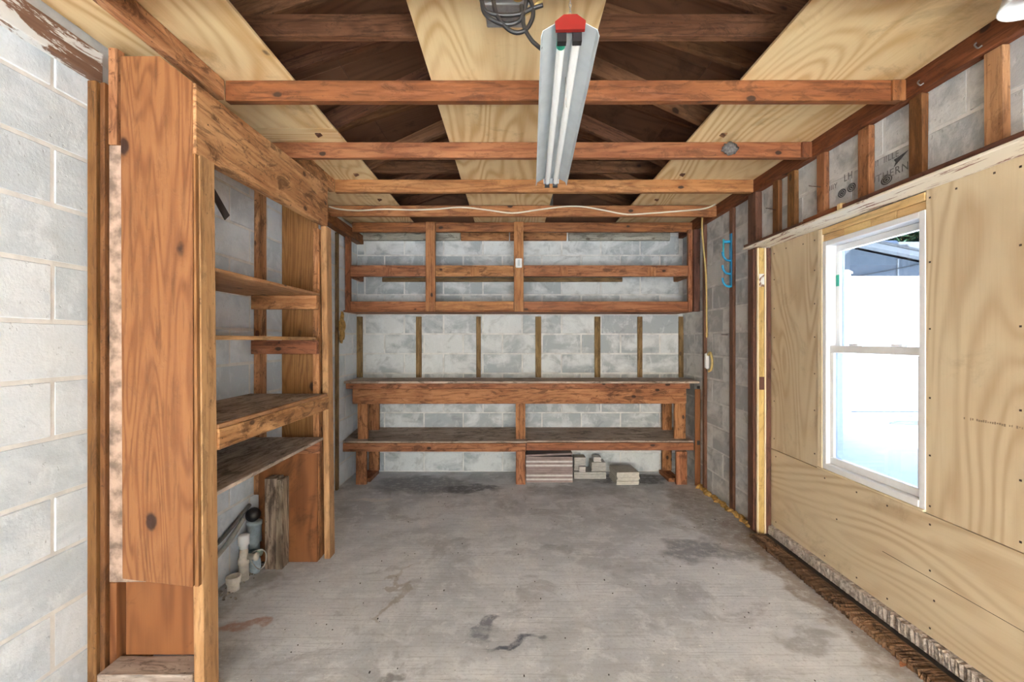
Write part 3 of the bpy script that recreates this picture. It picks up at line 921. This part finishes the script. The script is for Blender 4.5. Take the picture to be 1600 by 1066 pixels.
# header and far end
prism('header', su, [(1.692, .678), (1.692, .938), (2.905, .962), (2.905, .712)], 0, XU - .040, XU, wood('header', 1), .003)
prism('post', su, [(XU - .038, .71), (XU - .002, .71), (XU + .022, ZF), (XU - .014, ZF)], 1, 2.885, 2.965, wood('post', 2), .003)
board('post', su, (XU - .077, XU - .040), (2.865, 2.955), (ZF, .69), 'bench', jit=.001)
board('end_panel', su, (-1.455, XU - .079), (2.94, 2.958), (-.70, .93), 'board')
board('lower_end_panel', su, (-1.55, XU - .041), (2.845, 2.862), (ZF, -.63), 'ply_shelf', axis=2)
board('stud', su, (XL + .004, -1.565), (2.88, 2.97), (ZF + .4, .98), 'header', jit=.002)
# shelves with cleats
YS0, YS1 = 1.80, 2.84
def shelf(z, t, x1, key='shelf', y1=YS1):
    return board('shelf', su, (XL + .006, x1), (YS0 + .002, y1), (z - t, z), key, axis=1)
s1 = shelf(.283, .016, XU - .005, 'post', 2.80)
s2 = shelf(.020, .018, XU - .030, 'post', 2.80)
s3 = shelf(-.325, .018, XU - .003)
s4 = shelf(-.590, .017, XU - .001)
board('shelf_edge', s3, (XU - .002, XU + .016), (YS0 + .002, 2.882), (-.425, -.344), 'header', axis=1)
board('shelf_edge', s3, (XU - .002, XU + .014), (YS0 + .002, 2.86), (-.343, -.325), 'post', axis=1)
for z in (.266, .001):
    board('cleat', su, (-1.54, XU - .003), (2.80 - .058, 2.80 - .02), (z - .082, z), 'bench', axis=0)
board('cleat', su, (-1.54, XU - .01), (2.805, 2.842), (-.344 - .080, -.344), 'bench', axis=0)
board('cleat', su, (-1.54, XU - .01), (2.805, 2.842), (-.608 - .075, -.608), 'bench', axis=0)

oc = root('timber_offcut', -1.41, 2.80, ZF, 'short weathered timber offcut standing on end under the lowest shelf', 'timber')
board('front_piece', oc, (-1.462, -1.396), (2.755, 2.842), (ZF, ZF + .535), 'offcut', jit=.003)
board('side_piece', oc, (-1.395, -1.362), (2.755, 2.842), (ZF, ZF + .53), 'offcut', jit=.003)

st = prism('black_strap', None, [(1.93, .652), (2.055, .552), (2.022, .523), (1.93, .605)], 0, -1.25, -1.246, M_BLACK)
tag(st, 'short black strap hanging inside the shelving below the header', 'strap')

# pipes and clutter at the foot of the wall under the lowest shelf
pv = root('pipe_riser', -1.53, 2.64, ZF, 'cream plastic pipe standing up with a white capped coupling', 'pipe')
lathe('pipe', pv, (-1.522, 2.64, ZF), [(.027, 0), (.027, .09), (.030, .091), (.030, .12), (.023, .125), (.023, .175)], M_PVC)
lathe('coupling', pv, (-1.522, 2.64, ZF + .176), [(.022, 0), (.022, .02), (.030, .024), (.030, .075), (.024, .080), (.0, .080)], M_WHITE)
lathe('side_outlet', pv, (-1.495, 2.64, ZF + .13), [(.017, 0), (.017, .035), (.022, .036), (.022, .05), (.0, .05)], M_PVC, 16, 'X')
ps = root('pipe_stub', -1.52, 2.53, ZF, 'broken cream pipe socket on the slab, lowest of the pipes', 'pipe')
lathe('socket', ps, (-1.515, 2.53, ZF), [(.030, 0), (.030, .035), (.036, .04), (.038, .075), (.030, .075), (.027, .045), (.0, .045)], M_PVC)
dp = root('drain_pipe', -1.535, 2.80, ZF, 'blue-grey drain pipe standing behind the cream riser', 'pipe')
lathe('pipe', dp, (-1.548, 2.795, ZF), [(.030, 0), (.030, .14), (.040, .15), (.040, .25), (.043, .25), (.043, .27), (.0, .27)], M_BLUEPIPE)
lathe('elbow_end', dp, (-1.555, 2.79, ZF + .31), [(.028, -.03), (.040, -.01), (.040, .02), (.0, .02)], M_BLACK, 16, 'Y')
vv = root('water_valve', -1.47, 2.72, ZF, 'small bluish valve with a green body on the slab', 'valve')
lathe('body', vv, (-1.505, 2.725, ZF), [(.026, 0), (.032, .03), (.030, .075), (.022, .095), (.0, .095)], M_BLUEPIPE)
lathe('spigot', vv, (-1.497, 2.725, ZF + .115), [(.014, -.04), (.020, -.02), (.020, .03), (.0, .03)], M_GREEN and plain('green_bronze', (.25, .33, .27), .5, .2, var=.4), 14, 'X')
tag(tube('hose', None, [(XL + .022, 2.36, -1.18), (XL + .022, 2.46, -1.165), (XL + .022, 2.60, -1.125), (XL + .022, 2.69, -1.08), (XL + .024, 2.735, -1.05)], .013, M_HOSE, 10), 'pale grey hose bending up along the wall under the lowest shelf', 'hose')
tag(tube('hose', None, [(XL + .018, 2.36, -1.10), (XL + .018, 2.52, -1.09), (XL + .02, 2.70, -1.03), (XL + .025, 2.80, -.99)], .011, plain('dark_hose', (.13, .125, .11), .6), 8), 'thin dark hose lying behind the pale grey hose', 'hose')
ring = [(-1.455 + .045 * math.cos(a * .45), 2.67 + .012 * math.sin(a * .9), ZF + .10 + .055 * math.sin(a * .45)) for a in range(26)]
tag(tube('wire_coil', None, ring, .003, M_HOSE, 6, n=3), 'loose coil of thin grey wire around the small valve', 'wire')
items = []
for i in range(90):
    y = rk.uniform(2.38, 2.86)
    x = XL + .03 + abs(rk.gauss(0, .05))
    s = rk.uniform(.004, .014)
    items.append((x, y, ZF + s * .3, s, s * rk.uniform(.5, 1.5), s * .6))
tag(joined_boxes('debris', None, items, plain('debris_bits', (.42, .38, .31), .9, var=.6, scale=40), 'stuff'), 'small crumbs and leaf litter around the pipes', 'debris')
items = []
for i in range(160):
    y, x = rk.uniform(1.7, 4.3), rk.uniform(-1.1, 1.6)
    s = rk.uniform(.002, .006)
    items.append((x, y, ZF + s * .25, s, s * rk.uniform(.5, 2.0), s * .5))
tag(joined_boxes('grit', None, items, plain('dark_grit', (.07, .065, .06), .9), 'stuff'), 'dark specks of grit scattered over the slab', 'debris')
def leaf(x, y, rz, label):
    bm = bmesh.new()
    q = [(-.022, 0, .001), (-.010, .010, .006), (.008, .012, .008), (.024, .002, .002), (.010, -.011, .007), (-.008, -.009, .005)]
    A = [bm.verts.new(p) for p in q]
    B = [bm.verts.new((p[0], p[1], p[2] + .0012)) for p in q]
    bm.faces.new(A[::-1]); bm.faces.new(B)
    for i in range(6): bm.faces.new((A[i], A[(i + 1) % 6], B[(i + 1) % 6], B[i]))
    o = link('dry_leaf', to_mesh(bm, 'dry_leaf'), None, (x, y, 0.0005), plain('dry_leaf', (.34, .14, .06), .8, var=.4), (0, 0, rz))
    tag(o, label, 'leaf')
leaf(1.63, 1.94, .5, 'single brown dry leaf lying beside the rotten sill')

# ================================================================== WORKBENCH
YB0 = 4.365
wbn = root('workbench', 0, 4.55, ZF, 'long heavy wooden workbench with lower shelf along the back wall', 'workbench')
board('bench_top', wbn, (-1.575, 1.755), (4.355, YB - .032), (-.404, -.384), 'shelf', axis=0, bev=.003)
board('top_edge', wbn, (-1.555, 1.665), (4.352, 4.388), (-.452, -.405), 'bench', axis=0, jit=.002)
board('apron', wbn, (-1.50, 1.64), (4.375, 4.412), (-.597, -.455), 'bench', axis=0, jit=.004)
board('end_bearer', wbn, (-1.515, -1.478), (4.414, 4.77), (-.59, -.455), 'bench', axis=1)
board('end_bearer', wbn, (1.60, 1.637), (4.414, 4.77), (-.59, -.455), 'bench', axis=1)
board('middle_bearer', wbn, (.02, .058), (4.414, 4.77), (-.59, -.455), 'bench', axis=1)
def px2x(px, d): return (px - 800) * d / FPX
for a, b in ((556, 572), (806, 821), (1057, 1074)):
    x0, x1 = px2x(a, 4.37), px2x(b, 4.37)
    board('leg', wbn, (x0, x1), (4.414, 4.452), (-.965, -.597), 'bench', axis=2, jit=.002)
    board('leg', wbn, (x0, x1), (4.37, 4.408), (ZF, -1.045), 'bench', axis=2, jit=.002)
for a, b in ((576, 592), (1035, 1050)):
    x0, x1 = px2x(a, 4.70), px2x(b, 4.70)
    board('leg', wbn, (x0, x1), (4.70, 4.738), (ZF + .04, -.597), 'bench', axis=2, jit=.002)
    board('sole_plate', wbn, (x0 - .02, x1 - .01), (4.455, 4.745), (ZF, ZF + .038), 'bench', axis=1)
def tilted(name, xs, y0, y1, z0, z1, t, mat):
    o = prism(name, wbn, [(y0, z0), (y1, z1), (y1, z1 - t), (y0, z0 - t)], 0, xs[0], xs[1], mat, .002)
    return o
tilted('lower_shelf', (-1.585, .145), 4.352, YB - .01, -.944, -.896, .016, wood('shelf', 0))
tilted('lower_shelf', (.147, 1.70), 4.357, YB - .01, -.940, -.896, .016, wood('shelf', 0))
board('shelf_rail', wbn, (-1.585, .13), (4.356, 4.394), (-1.044, -.965), 'bench', axis=0, jit=.002)
board('shelf_rail', wbn, (.132, 1.705), (4.360, 4.398), (-1.030, -.962), 'joist2', axis=0, jit=.002)
board('shelf_bearer', wbn, (.02, .058), (4.46, 4.77), (-1.03, -.955), 'bench', axis=1)
ep = board('end_panel', wbn, (1.707, 1.759), (4.340, 4.350), (ZF, -.455), ply('ply_shelf', 2), bev=.002)
board('bolt_plate', ep, (1.725, 1.752), (4.335, 4.3395), (-.975, -.935), M_BLACK, bev=.001)
board('bolt_plate', ep, (1.725, 1.752), (4.335, 4.3395), (-.452, -.425), M_BLACK, bev=.001)

# ---- tiles under the bench
ORD = ['lowest', 'second', 'third', 'fourth', 'fifth', 'sixth', 'seventh', 'eighth', 'ninth', 'tenth', 'eleventh', 'twelfth', 'thirteenth', 'fourteenth', 'fifteenth', 'sixteenth']
TM = {}
def tile_mesh(wd, dp_, th, mat):
    k = (wd, dp_, th, mat.name)
    if k not in TM:
        me = to_mesh(box_bm(wd, dp_, th, .002), 'tile')
        me.materials.append(mat)
        TM[k] = me
    return TM[k]
def tile_stack(n, x, y, z0, wd, dp_, th, mats, what, group, jit=.006, rot=0.0, gap=.0004):
    z = z0
    for i in range(n):
        mat = mats[i] if isinstance(mats, list) else mats
        nm = ORD[i] if i < n - 1 else 'top'
        fmt = '%s tile from the floor up, %s' if 0 < i < n - 1 else '%s tile of the pile, %s'
        o = link('ceramic_tile', tile_mesh(wd, dp_, th, mat), None, (x + rk.uniform(-jit, jit), y + rk.uniform(-jit, jit), z + th / 2 + CH), None, (0, 0, rot + rk.uniform(-jit, jit)))
        tag(o, fmt % (nm, what), 'tile', group)
        z += th + gap
    return z
bm_ = [M_TILEB, M_TILEW, M_TILEB, M_TILEW, M_TILEB, M_TILEB, M_TILEB, M_TILEB, M_TILEW, M_TILEB, M_TILEW, M_TILEB, M_TILEB]
zt_ = tile_stack(13, .356, 4.62, ZF, .447, .36, .0185, bm_, 'in the wide brown stack beside the middle leg', 'wide brown floor tiles', .003)
o = link('ceramic_tile', tile_mesh(.447, .36, .0185, M_TILEB), None, (.352, 4.62, zt_ + .0195 + CH), None, (0, math.radians(-2.6), 0))
tag(o, 'tilted brown tile lying askew on the wide brown stack', 'tile', 'wide brown floor tiles')
z2 = tile_stack(6, .765, 4.66, ZF, .315, .20, .0105, M_TILEG, 'in the grey stack between the brown and cream piles', 'grey floor tiles', .004)
z3 = tile_stack(8, .855, 4.66, z2 + .0005, .140, .15, .0105, M_TILEG, 'in the upper right grey half stack', 'grey half tiles', .004)
tile_stack(4, .845, 4.66, z3 + .0005, .075, .10, .011, M_TILEW, 'in the tiny pale stack on the grey half stack', 'tiny pale tiles', .003)
tile_stack(10, .675, 4.68, z2 + .0005, .115, .12, .0125, M_TILEG, 'in the upper left grey half stack', 'upper left grey tiles', .005)
tile_stack(4, .690, 4.58, z2 + .0005, .062, .05, .0125, M_TILEW, 'in the small white stack before the grey ones', 'small white tiles', .003)
tile_stack(7, 1.085, 4.50, ZF, .215, .26, .0165, M_TILEC, 'in the low cream stack standing apart', 'cream floor tiles', .008, .06)

# ================================================================== HANGING SHELF RACK
YR = 4.38
rk_ = root('wall_shelf_rack', 0, 4.6, .27, 'wide hanging shelf rack of red-brown timber above the workbench', 'shelf rack')
for x0, x1, z1 in ((XL + .03, -1.524, .98), (1.683, 1.704, 1.045), ):
    board('post', rk_, (x0, x1) if x0 < 0 else (1.66, 1.700), (YR, YR + .04), (.271, z1), 'bench', axis=2, jit=.001)
board('post', rk_, (1.700 + .001, XR - .006), (YR - .03, YR + .04), (.271, 1.04), 'casing', axis=2)
for a, b in ((665, 680), (803, 818)):
    board('post', rk_, (px2x(a, YR), px2x(b, YR)), (YR - .002, YR + .036), (.271, 1.118), 'joist2', axis=2, jit=.001)
def rail(z0, z1, key):
    for a, b in ((-1.522, px2x(665, YR) - .002), (px2x(680, YR) + .002, px2x(803, YR) - .002), (px2x(818, YR) + .002, 1.658)):
        board('rail', rk_, (a, b), (YR + .004, YR + .040), (z0, z1), key, axis=0, jit=.001)
rail(.285, .367, 'joist2')
rail(.603, .708, 'bench')
board('shelf_board', rk_, (-1.59, 1.70), (YR + .002, YB - .028), (.268, .2835), 'joist', axis=0)
board('shelf_board', rk_, (-1.52, 1.66), (YR + .042, YB - .03), (.69, .705), 'joist', axis=0)
for px in (605, 742, 881, 1018):
    x = px2x(px, YR)
    board('cleat_end', rk_, (x - .04, x + .04), (YR - .001, YR + .0035), (.606, .690), 'joist2', axis=2)
board('back_ledger', rk_, (-1.33, 1.13), (YB - .05, YB - .028), (.60, .645), 'furring', axis=0)
board('end_cleat', rk_, (-1.56, -1.524), (YR + .042, YB - .03), (.60, .688), 'bench', axis=1)
board('end_cleat', rk_, (1.66, 1.70), (YR + .042, YB - .03), (.60, .688), 'bench', axis=1)

se = root('door_sensor', px2x(810.5, YR), YR - .01, .70, 'small white plastic sensor fixed to a post of the hanging rack', 'sensor')
xs_ = px2x(810.5, YR)
board('cover', se, (xs_ - .031, xs_ + .031), (YR - .026, YR - .0035), (.682, .770), M_WHITE, bev=.008)
board('seam', se, (xs_ - .012, xs_ + .012), (YR - .0275, YR - .0262), (.696, .756), M_REFL, bev=.0005)

# ================================================================== CABLES, BOX, HOOKS
pts = []
for px, py in ((514, 323), (530, 327), (560, 329), (600, 327), (640, 328), (680, 327), (720, 324), (760, 328), (800, 333), (840, 328), (880, 323), (910, 323), (945, 329), (980, 335), (1020, 333), (1060, 330), (1095, 327), (1113, 322), (1122, 315)):
    d = 3.892
    pts.append(((px - 800) * d / FPX, d, (532 - py) * d / FPX))
tag(tube('cable', None, pts, .0065, M_CABLE, 8, n=5), 'cream cable stapled in waves along a ceiling joist', 'cable')
pts = [((px - 800) * 4.185 / FPX, 4.185, (532 - py) * 4.185 / FPX) for px, py in ((1097, 340), (1097, 360), (1100, 395), (1103, 430), (1104, 470), (1104, 500), (1106, 512), (1110, 520), (1107, 527), (1104, 520))]
pts = [(min(p[0], 1.752), p[1], p[2]) for p in pts]
tag(tube('cable', None, pts, .008, M_YCABLE, 8, n=5), 'yellowish cable hanging down the corner post by the bench', 'cable')
ob = root('outlet_box', 1.74, 4.17, -.2, 'narrow white outlet box on the corner post by the bench', 'outlet')
board('box', ob, (1.736, 1.758), (4.160, 4.199), (-.250, -.118), M_WHITE, bev=.003)
board('cover_plate', ob, (1.733, 1.761), (4.155, 4.1595), (-.255, -.112), M_WHITE, bev=.001)
pts = [(1.750, 4.15, -.13), (1.752, 4.11, -.11), (1.752, 4.075, -.18), (1.752, 4.09, -.25), (1.750, 4.14, -.275)]
tag(tube('cable_loop', None, pts, .011, M_YCABLE, 8, n=5), 'orange yellow foam coated cable loop beside the white outlet box', 'cable')
fb = root('foam_patch', XL + .02, 4.30, .05, 'amber foam patch in the left wall beside the bench', 'foam')
for i, (dy, dz) in enumerate(((0, 0), (.05, .04), (.04, -.05), (.09, .01), (.06, .09), (.03, -.11), (.08, -.07))):
    blob('foam_lump', fb, (XL + .012, 4.30 + dy, .13 + dz), (.016, .038, .05), M_FOAM, 40 + i, 2, .2)
hk = root('hook_rack', XR - .04, 3.66, .60, 'bright blue plastic hook strip on the wall furring', 'hook rack')
board('backing_strip', hk, (XR - .037, XR - .031), (3.665, 3.70), (.42, .845), M_BLUE, bev=.001)
for z in (.80, .63, .525, .425):
    if z == .80:
        tube('hook', hk, [(XR - .036, 3.682, z - .02), (XR - .09, 3.682, z - .02)], .012, M_BLUE, 8, False)
    else:
        tube('hook', hk, [(XR - .036, 3.682, z), (XR - .07, 3.682, z + .008), (XR - .092, 3.682, z + .035), (XR - .10, 3.682, z + .07)], .009, M_BLUE, 8)
tube('hook_bar', hk, [(XR - .091, 3.682, .80), (XR - .093, 3.682, .70), (XR - .088, 3.682, .65)], .007, plain('pale_blue_plastic', (.05, .45, .58), .4), 8, False)
tg = tube('wall_peg', None, [(XR - .005, 3.84, .047), (XR - .035, 3.84, .047), (XR - .04, 3.80, .047), (XR - .04, 3.72, .045)], .003, M_DARKNAIL, 6, False)
tag(tg, 'thin dark wire peg stuck into the block wall below the blue hooks', 'peg')

# junction box with looping cords
jb = root('junction_box', 0, 1.55, ZP, 'grey metal junction box with black cords looping below plywood', 'junction box')
board('box', jb, (-.088, .046), (1.50, 1.625), (ZP - .052, ZP - .0005), M_STEEL, bev=.004)
board('flange', jb, (-.108, .058), (1.470, 1.50), (ZP - .016, ZP - .001), M_WHITE, bev=.002)
board('cover_lip', jb, (-.098, .056), (1.496, 1.506), (ZP - .058, ZP - .040), M_REFL, bev=.002)
blob('wire_nut', jb, (.02, 1.49, ZP - .045), (.018, .014, .011), M_YCABLE, 3, 2, .05)
def jp(px, py, d=1.40): return ((px - 800) * d / FPX, d, (532 - py) * d / FPX)
M_CORD = plain('black_cord', (.018, .017, .018), .4)
tube('cord', jb, [jp(752, 0), jp(760, 18), (jp(785, 24)), jp(812, 22), jp(830, 14), jp(848, 8)], .0065, M_CORD, 8)
tube('cord', jb, [jp(770, -6), jp(775, 20), jp(790, 42), jp(806, 51), jp(822, 46), jp(832, 28), jp(832, 10), jp(824, -8)], .0065, M_CORD, 8)
tube('cord', jb, [jp(752, -4), jp(757, 20), jp(775, 34), jp(795, 38), jp(812, 32), jp(820, 15), jp(823, -6)], .0065, M_CORD, 8)
tube('cord', jb, [jp(815, 8), jp(816, 25), jp(820, 45), jp(830, 62), jp(838, 70), jp(845, 76, 1.395)], .0065, M_CORD, 8)
tube('cord', jb, [jp(818, 22, 1.46), jp(832, 14, 1.46), jp(845, 0, 1.46), jp(852, -12, 1.46)], .008, M_YCABLE, 8)

# ================================================================== FLUORESCENT SHOP LIGHT
N0 = Vector((.166, 1.33)); N1 = Vector((.215, 2.55))
zl0, zl1 = .868, .848
sl = root('shop_light', .19, 1.94, .86, 'hanging twin tube fluorescent shop light with red end cap', 'light fixture')
ax = (N1 - N0); LEN = ax.length; ang = math.atan2(-ax.x, ax.y)
tilt = math.atan2(zl1 - zl0, LEN)
LM = Matrix.Translation((N0.x, N0.y, zl0 + CH)) @ Matrix.Rotation(ang, 4, 'Z') @ Matrix.Rotation(tilt, 4, 'X')
def lpart(name, verts, faces, mat, parent=None, smooth=False):
    me = bpy.data.meshes.new(name)
    P = [LM @ Vector(v) for v in verts]
    c = sum(P, Vector()) / len(P)
    me.from_pydata([p - c for p in P], [], faces)
    bm = bmesh.new(); bm.from_mesh(me); bmesh.ops.recalc_face_normals(bm, faces=bm.faces[:]); bm.to_mesh(me); bm.free()
    if smooth:
        for p in me.polygons: p.use_smooth = True
    return link(name, me, parent or sl, c, mat)
def lext(name, prof, y0, y1, mat, closed=True, parent=None, smooth=False):
    n = len(prof)
    V = [(x, y0, z) for x, z in prof] + [(x, y1, z) for x, z in prof]
    F = [(i, (i + 1) % n, n + (i + 1) % n, n + i) for i in range(n if closed else n - 1)]
    if closed: F += [tuple(range(n - 1, -1, -1)), tuple(range(n, 2 * n))]
    return lpart(name, V, F, mat, parent, smooth)
outer = [(-.084, 0), (-.078, .020), (-.042, .040), (-.018, .0535), (.018, .0535), (.042, .040), (.078, .020), (.084, 0)]
inner = [(.0828, .0), (.0768, .0186), (.041, .0385), (.017, .0515), (-.017, .0515), (-.041, .0385), (-.0768, .0186), (-.0828, 0)]
lext('reflector', outer + inner, 0.0, LEN, M_REFL)
cap = [(-.042, .0), (-.042, .0) ]
capp = [(-.041, .012), (.041, .012), (.0435, .036), (.0185, .0555), (-.0185, .0555), (-.0435, .036)]
lext('end_cap', capp, -.014, -.001, M_REDCAP)
lext('end_cap', capp, LEN + .001, LEN + .004, M_REFL)
lext('ballast_cover', [(-.0085, .030), (.0085, .030), (.012, .0508), (-.012, .0508)], .03, LEN - .03, M_REFL)
for sx in (-.023, .021):
    for y0, y1 in ((0.0, .022), (LEN - .022, LEN)):
        lext('lamp_socket', [(sx - .013, -.012), (sx + .013, -.012), (sx + .013, .030), (sx - .013, .030)], y0 + .001, y1, M_BLACK)
    seg = 14
    pr_ = [(sx + .0128 * math.cos(2 * math.pi * k / seg), .010 + .0128 * math.sin(2 * math.pi * k / seg)) for k in range(seg)]
    tb = lext('lamp_tube', pr_, .0235, LEN - .0235, M_TUBE, smooth=False)
    pe = [(sx + .0135 * math.cos(2 * math.pi * k / seg), .010 + .0135 * math.sin(2 * math.pi * k / seg)) for k in range(seg)]
    lext('tube_collar', pe, .0232, .034 + (.022 if sx < 0 else 0), M_GREEN if sx < 0 else M_STEEL, parent=tb)
    lext('tube_collar', pe, LEN - .034, LEN - .0232, M_STEEL, parent=tb)
for yc in (0.0 - .006, LEN - .08):
    p = LM @ Vector((0, yc, .056))
    q = p.z - CH
    k = 0
    while q < (ZP + .0 if yc < 0 else ZJ + .02) - .004:
        o = tube('chain_link', sl, [(p.x + .0035 * math.cos(t * math.pi / 4) * (k % 2 == 0), p.y + .0035 * math.cos(t * math.pi / 4) * (k % 2), q + .007 + .007 * math.sin(t * math.pi / 4)) for t in range(9)], .0009, M_STEEL, 5, False)
        q += .0118
        k += 1
c0 = LM @ Vector((.006, .25, .03)); 
tube('pull_cord', sl, [(c0.x, c0.y, c0.z - CH), (c0.x + .003, c0.y + .005, c0.z - CH - .10)], .0016, M_HOSE, 6, False)

# white shade at the top right edge
d_ = 1.42
ws = root('lamp_shade', 1.60, d_, 1.03, 'white plastic shade hanging under the beam at upper right corner', 'lamp shade')
lathe('shade', ws, (1.60, d_, 1.03), [(.028, .085), (.055, .078), (.070, .05), (.078, .02), (.086, 0), (.083, 0), (.075, .02), (.067, .05), (.053, .075), (.026, .082)], M_WHITE, 28)
lathe('holder', ws, (1.60, d_, 1.03), [(.022, .0825), (.022, .1105)], M_WHITE, 16)

mn = blob('mud_nest', None, (1.249, 2.668, 1.098), (.045, .014, .036), plain('grey_mud', (.16, .15, .145), .95, var=.6, scale=60), 21, 3, .22)
tag(mn, 'ragged grey insect nest stuck on the front of a ceiling joist', 'nest')
